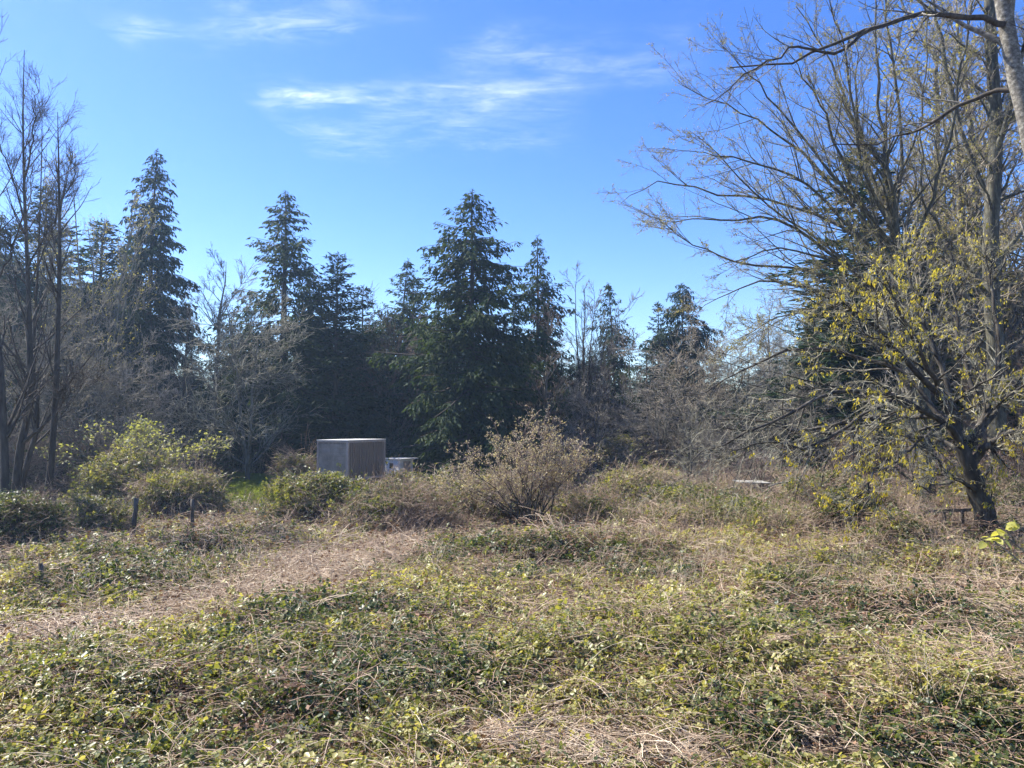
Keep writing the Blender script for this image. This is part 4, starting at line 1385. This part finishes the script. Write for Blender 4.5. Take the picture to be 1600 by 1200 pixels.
# ------------------------------------------------------------------ the wood behind, one mass
WOOD = bpy.data.collections.new('far_wood_pieces')
for key in ('cedar_c', 'fir_b', 'fir_round', 'cedar_a'):
    for me in (A[key][0][2],):
        o_ = bpy.data.objects.new('a_' + key, me)
        o_.scale = (1, 1, 1)
        WOOD.objects.link(o_)
for key in ('domed', 'alder'):
    o_ = bpy.data.objects.new('b_' + key, MC[(key, 'bark_grey', 'twig_grey')][2])
    WOOD.objects.link(o_)
ng2 = ng.copy()
for n_ in ng2.nodes:
    if n_.type == 'COLLECTION_INFO':
        n_.inputs['Collection'].default_value = WOOD
rng = np.random.default_rng(70)
WP, WS, WI = [], [], []
names = sorted(o_.name for o_ in WOOD.objects)
hts = [{'a_cedar_a': 26, 'a_cedar_c': 23, 'a_fir_b': 18, 'a_fir_round': 19, 'b_alder': 22, 'b_domed': 11}[n_] for n_ in names]
line = [(-400, 380), (0, 400), (200, 440), (300, 560), (420, 545), (600, 520), (760, 540), (900, 560), (1000, 570), (1100, 590), (1200, 560), (1260, 480), (1400, 420), (1600, 430), (2000, 400)]
lx, ly = np.array([l[0] for l in line]), np.array([l[1] for l in line])
for D in (74, 80, 86, 92, 100, 110, 122):
    for px in np.arange(-420, 2020, 52 * 74 / D):
        pxx = px + rng.uniform(-20, 20)
        top = np.interp(pxx, lx, ly) + rng.uniform(-14, 50)
        if D < 80:
            top += 30
        p = at(pxx, top, D + rng.uniform(-3, 3))
        zb = float(h(p[0], p[1])) - .1
        k = rng.choice(len(names), p=[.22, .22, .22, .2, .07, .07])
        WP.append([p[0], p[1], zb])
        WS.append((p[2] - zb) / hts[k])
        WI.append(k)
WP, WS, WI = np.array(WP), np.array(WS), np.array(WI)
n = len(WP)
fo = scatter('far_wood', WP, np.stack([np.zeros(n), np.zeros(n), rng.uniform(0, 6.28, n)], 1), WS, WI, np.zeros(n), kind='stuff')
fo.modifiers[0].node_group = ng2


# ------------------------------------------------------------------ trailer, camper, posts, rails, sheet
def boxmesh(name, x0, x1, y0, y1, z0, z1, bev=0.0):
    import bmesh
    bm = bmesh.new()
    bmesh.ops.create_cube(bm, size=1.0)
    for v in bm.verts:
        v.co = Vector(((x0 + x1) / 2 + v.co.x * (x1 - x0), (y0 + y1) / 2 + v.co.y * (y1 - y0), (z0 + z1) / 2 + v.co.z * (z1 - z0)))
    if bev:
        bmesh.ops.bevel(bm, geom=list(bm.edges), offset=bev, segments=2, affect='EDGES', profile=.7)
    me = bpy.data.meshes.new(name)
    bm.to_mesh(me)
    bm.free()
    return me


M['trailer_side'] = mat_plain('weathered_aluminium', [(.13, .10, .08), (.23, .18, .145), (.34, .285, .235)], scale=2.2, rough=.65, stretch=(2.5, 2.5, .25), metal=.0, bump=.05)
M['trailer_door'] = mat_plain('grey_door_paint', [(.16, .135, .115), (.27, .235, .20), (.37, .325, .28)], scale=1.6, rough=.6, stretch=(1, 1, .6), bump=.05)
M['trailer_roof'] = mat_plain('pale_roof_sheet', [(.45, .44, .41), (.62, .61, .58)], scale=2, rough=.55, stretch=(1, 1, 1), bump=.05)
M['frame_metal'] = mat_plain('rusted_frame_metal', [(.28, .23, .20), (.44, .38, .34)], scale=4, rough=.7, stretch=(1, 1, .5), bump=.1)
M['dark_steel'] = mat_plain('dark_steel', [(.02, .02, .02), (.05, .04, .035)], scale=6, rough=.7)
M['tyre'] = mat_plain('tyre_rubber', [(.015, .015, .015), (.03, .03, .03)], scale=10, rough=.85)
M['white_panel'] = mat_plain('dirty_white_panel', [(.30, .29, .25), (.66, .65, .62), (.78, .77, .75)], scale=2.5, rough=.5, stretch=(1, 1, .5), bump=.05, lo=.25, hi=.6)
M['sheet'] = mat_plain('stained_sheet', [(.12, .11, .09), (.24, .23, .20), (.36, .35, .32)], scale=3, rough=.7, bump=.1)
M['old_wood'] = mat_plain('old_grey_wood', [(.05, .04, .032), (.12, .10, .08), (.22, .19, .16)], scale=8, rough=.85, stretch=(1, 1, .15), bump=.4)

cn = at(544, 688, 48)
TH = math.radians(26)
zg = float(h(cn[0], 48))
tr = thing('box_trailer', 'old grey box trailer with a pale roof parked among the brambles', 'trailer', (cn[0], 48, zg), -TH)
LEN, WID = 3.95, 2.45
topz = cn[2] - zg
z0 = topz - 2.52
# local axes: +Y along the side away from the camera, -X across the rear to the left
link('body', boxmesh('body', -WID + .05, -.05, .06, LEN - .05, z0 + .05, topz - .05), M['trailer_side'], tr)
link('roof', boxmesh('roof', -WID - .02, .03, -.03, LEN + .02, topz - .048, topz + .012, .01), M['trailer_roof'], tr)
nr = 20
rib = boxmesh('side_rib', 0, .05, 0, .10, 0, 2.52 - .30)
for i in range(nr):
    o_ = link('side_rib', rib, M['trailer_side'], tr)
    o_.location = (-.049, .12 + i * (LEN - .3) / nr, z0 + .14)
link('top_rail', boxmesh('top_rail', -.051, .012, .10, LEN - .1, topz - .16, topz - .05, .008), M['frame_metal'], tr)
link('bottom_rail', boxmesh('bottom_rail', -.051, .015, .10, LEN - .1, z0, z0 + .138, .008), M['frame_metal'], tr)
for (xa, ya, w_) in ((-.16, -.02, .17), (-WID, -.02, .12), (-.12, LEN - .10, .13)):
    link('corner_post', boxmesh('corner_post', xa, xa + w_, ya, ya + .12, z0 - .02, topz - .05, .01), M['frame_metal'], tr)
# roll-up door: slats
ns = 8
hgt = 2.05 / ns
for i in range(ns):
    sl = link('door_panel', boxmesh('door_panel', -WID + .125, -.165, .0 + .012 * (i % 2 == 0) * .3, .058, z0 + .22 + i * hgt + .008, z0 + .22 + (i + 1) * hgt - .008, .006), M['trailer_door'], tr)
link('door_header', boxmesh('door_header', -WID + .122, -.162, -.012, .058, topz - .145, topz - .052), M['frame_metal'], tr)
link('door_handle', boxmesh('door_handle', -1.35, -1.12, -.04, .0, z0 + .42, z0 + .47, .008), M['dark_steel'], tr)
link('door_vent', boxmesh('door_vent', -1.36, -1.16, -.012, .01, topz - .34, topz - .24, .004), M['frame_metal'], tr)
link('rear_sill', boxmesh('rear_sill', -WID + .122, -.162, -.03, .058, z0 - .02, z0 + .218, .008), M['frame_metal'], tr)
link('chassis_beam', boxmesh('chassis_beam', -1.7, -1.55, .1, LEN - .1, z0 - .3, z0 + .04), M['dark_steel'], tr)
link('chassis_beam', boxmesh('chassis_beam', -.85, -.7, .1, LEN - .1, z0 - .3, z0 + .04), M['dark_steel'], tr)
link('tool_box', boxmesh('tool_box', -.9, -.12, LEN - 1.3, LEN - .35, .05, z0 - .02, .02), M['dark_steel'], tr)


def wheel_mesh(r, w_):
    import bmesh
    bm = bmesh.new()
    prof = [(0.25 * r, w_ * .2), (.55 * r, w_ * .25), (.6 * r, w_ * .5), (.93 * r, w_ * .5), (r, w_ * .36), (r, -w_ * .36), (.93 * r, -w_ * .5), (.6 * r, -w_ * .5), (.55 * r, -w_ * .25), (.25 * r, -w_ * .2)]
    n_ = 28
    rings = [[bm.verts.new((b, a * math.cos(t * 2 * PI / n_), a * math.sin(t * 2 * PI / n_))) for (a, b) in prof] for t in range(n_)]
    for t in range(n_):
        for j in range(len(prof) - 1):
            bm.faces.new((rings[t][j], rings[t][j + 1], rings[(t + 1) % n_][j + 1], rings[(t + 1) % n_][j]))
    me = bpy.data.meshes.new('wheel')
    bm.to_mesh(me)
    bm.free()
    return me


wm = wheel_mesh(.46, .26)
for (x_, y_) in ((-.28, .9), (-2.15, .9), (-.28, 1.95), (-2.15, 1.95)):
    o_ = link('wheel', wm, M['tyre'], tr)
    o_.location = (x_, y_, .46)

cc = at(624, 717, 58)
zc_ = float(h(cc[0], 58))
cp_ = thing('camper', 'small white camper box sunk in brambles right of the trailer', 'camper', (cc[0], 58, zc_), math.radians(-40))
hz = cc[2] - zc_
link('body', boxmesh('body', -1.6, 0, 0, 1.4, .35, hz - .05, .05), M['white_panel'], cp_)
link('roof', boxmesh('roof', -1.75, .25, -.12, 1.7, hz - .048, hz + .03, .02), M['white_panel'], cp_)
link('side_window', boxmesh('side_window', -1.1, -.7, -.02, .03, hz - .75, hz - .35, .01), M['dark_steel'], cp_)
link('door', boxmesh('door', .001, .03, .4, 1.1, .45, hz - .2, .01), M['frame_metal'], cp_)
for (x_, y_) in ((-.16, .35), (-1.44, .35), (-.16, 1.05), (-1.44, 1.05)):
    o_ = link('wheel', wm, M['tyre'], cp_)
    o_.location = (x_, y_, .34)
    o_.scale = (.75,) * 3

# white sheet lying in the brambles
pp = at(1176, 754, 40)
sh = link('white_sheet', boxmesh('white_sheet', -.9, .8, -.5, .5, 0, .04, .01), M['sheet'], None,
          label='flat dirty white sheet lying on the brambles in the right field', category='sheet')
sh.location = (pp[0], 40, pp[2] + .02)
sh.rotation_euler = (math.radians(3), math.radians(2), .15)


def post(label, px, top, bot, D, r=.08, lean=(0, 0)):
    a, b = at(px, top, D), at(px, bot, D)
    z_ = float(surf(b[0], D)) - .3
    H_ = a[2] - z_
    P = np.stack([np.linspace(0, lean[0], 6), np.linspace(0, lean[1], 6), np.linspace(0, H_, 6)], 1)
    P[1:] += rng.normal(0, .012, P[1:].shape)
    V, q = tubes(np.concatenate([P, P[-1:] + np.array([[0, 0, .004]])])[None], np.array([[r * 1.15, r * 1.05, r, r, r * .95, r * .9, .004]]), 9)
    t = link('wooden_post', mesh_np('wooden_post', V, q), M['old_wood'], None, label=label, category='post')
    t.location = (b[0], D, z_)
    return t


post('leaning old post left of the two under the bramble hump', 207, 778, 812, 30, .09, (.12, 0))
post('short old post right of the two under the bramble hump', 302, 780, 806, 31, .07, (-.04, 0))
post('dark thin post standing alone in the left foreground', 61, 880, 955, 17.5, .055, (0, 0))

# broken wooden rails beside the maple
pr = at(1445, 828, 24.5)
zr = float(surf(pr[0], 24.5))
rl = thing('broken_rail_fence', 'short piece of old wooden rails left of the maple foot', 'fence', (pr[0], 24.5, pr[2]))
for x_ in (0, .62, 1.2):
    link('post', boxmesh('post', x_ - .045, x_ + .045, -.045, .045, -.7, .62 + .03 * math.sin(x_ * 9), .008), M['old_wood'], rl)
link('rail', boxmesh('rail', -.08, 1.75, -.092, -.047, .52, .62, .008), M['old_wood'], rl).rotation_euler = (0, -.05, 0)
link('rail', boxmesh('rail', -.02, 1.7, -.092, -.047, .05, .14, .008), M['old_wood'], rl).rotation_euler = (0, .02, 0)


def stick(label, pts, r, D, name='fallen_branch', m='bark_dark'):
    w = np.array([at(a, b, D + (c if c else 0)) for (a, b, c) in pts])
    o = w[0].copy()
    P = spline(w - o, 12)
    P[1:] += rng.normal(0, .015, P[1:].shape)
    P0_, R0_ = P[None], np.linspace(r, r * .35, 12)[None]
    g = grow(P0_, R0_, 6, (.3, .95), .3, (42, 10), 0, .15, 5, .5, .006)
    V, q = join([tubes(P0_, R0_, 6), tubes(*g, 3)])
    t = link(name, mesh_np(name, V, q, smooth=True), M[m], None, label=label, category='branch')
    t.location = o
    return t


stick('dark broken branch propped up left of the wooden rails', [(1345, 800, 0), (1365, 765, 0), (1387, 730, .3)], .04, 24)
stick('dark branch slanting down to the wooden rails', [(1408, 738, 0), (1430, 755, 0), (1466, 775, .3)], .04, 24.3)
stick('pale broken branch lying on the far right field', [(1200, 760, 0), (1235, 752, .3), (1275, 748, .3)], .05, 38, m='bark_pale')
stick('thin arching twig above the brown mound by the trailer', [(545, 830, 0), (552, 790, .3), (562, 778, .2)], .02, 31)

# leafy sprig of a sapling at the right edge, close to the camera
rng = np.random.default_rng(81)
bs = at(1660, 845, 8.2)
zs = float(surf(bs[0], 8.2))
sp = thing('leafy_sapling', 'sapling at the right edge with large pale yellow green leaves', 'sapling', (bs[0], 8.2, zs))
tips = [(1548, 842, 8.4), (1565, 832, 8.0), (1592, 822, 7.9), (1560, 848, 8.2), (1582, 826, 8.2)]
o_ = np.array([bs[0], 8.2, zs])
LPs = []
for (a, b, d_) in tips[:3]:
    e = at(a, b, d_) - o_
    st = np.array([0, 0, 0.0])
    mid = np.array([.05, 0, e[2] * .75])
    LPs.append(spline([st, mid, mid * .35 + e * .65 + np.array([0, 0, .03]), e], 12))
V, q = tubes(np.array(LPs), np.linspace(.014, .004, 12)[None] * np.ones((3, 1)), 5)
link('stem', mesh_np('stem', V, q, smooth=True), M['bark_pale'], sp)
M['sapling_leaf'] = mat_leaf('sapling_leaf', [(.30, .34, .06), (.46, .46, .12), (.55, .50, .22)], trans=.5, rough=.4, tcol=1.3)
for (a, b, d_) in tips:
    for k in range(4):
        c_ = at(a + rng.uniform(-9, 9), b + rng.uniform(-6, 6), d_) - o_
        d = nrm(np.array([[rng.normal(-.4, .8), rng.normal(0, .6), rng.normal(0, .35)]]))
        L = rng.uniform(.07, .12)
        up = nrm(np.array([[rng.normal(0, .5), rng.normal(-.3, .4), 1.0]]))
        s2 = nrm(np.cross(up, d))
        ts = np.array([0, .18, .4, .65, .85, 1.0])
        ws = np.array([.02, .30, .38, .32, .18, .0]) * L
        mid = c_[None] + d * (ts * L)[:, None] - np.array([[0, 0, 1]]) * (ts ** 2 * L * .25)[:, None]
        V = np.concatenate([mid, mid + s2 * ws[:, None] + up * ws[:, None] * .3, mid - s2 * ws[:, None] + up * ws[:, None] * .3])
        fq = [(i, i + 1, i + 7, i + 6) for i in range(5)] + [(i + 1, i, i + 12, i + 13) for i in range(5)]
        link('leaf', mesh_np('leaf', V, fq, smooth=True), M['sapling_leaf'], sp)

# ------------------------------------------------------------------ haze
hb = boxmesh('haze', -240, 240, -45, 240, -4, 40)
mh = bpy.data.materials.new('thin_air_haze')
mh.use_nodes = True
mh.node_tree.nodes.clear()
ho = mh.node_tree.nodes.new('ShaderNodeOutputMaterial')
pv = mh.node_tree.nodes.new('ShaderNodeVolumePrincipled')
pv.inputs['Color'].default_value = (.50, .72, 1.0, 1)
pv.inputs['Density'].default_value = .0006
pv.inputs['Anisotropy'].default_value = .5
mh.node_tree.links.new(pv.outputs[0], ho.inputs['Volume'])
link('haze', hb, mh, None, kind='stuff')
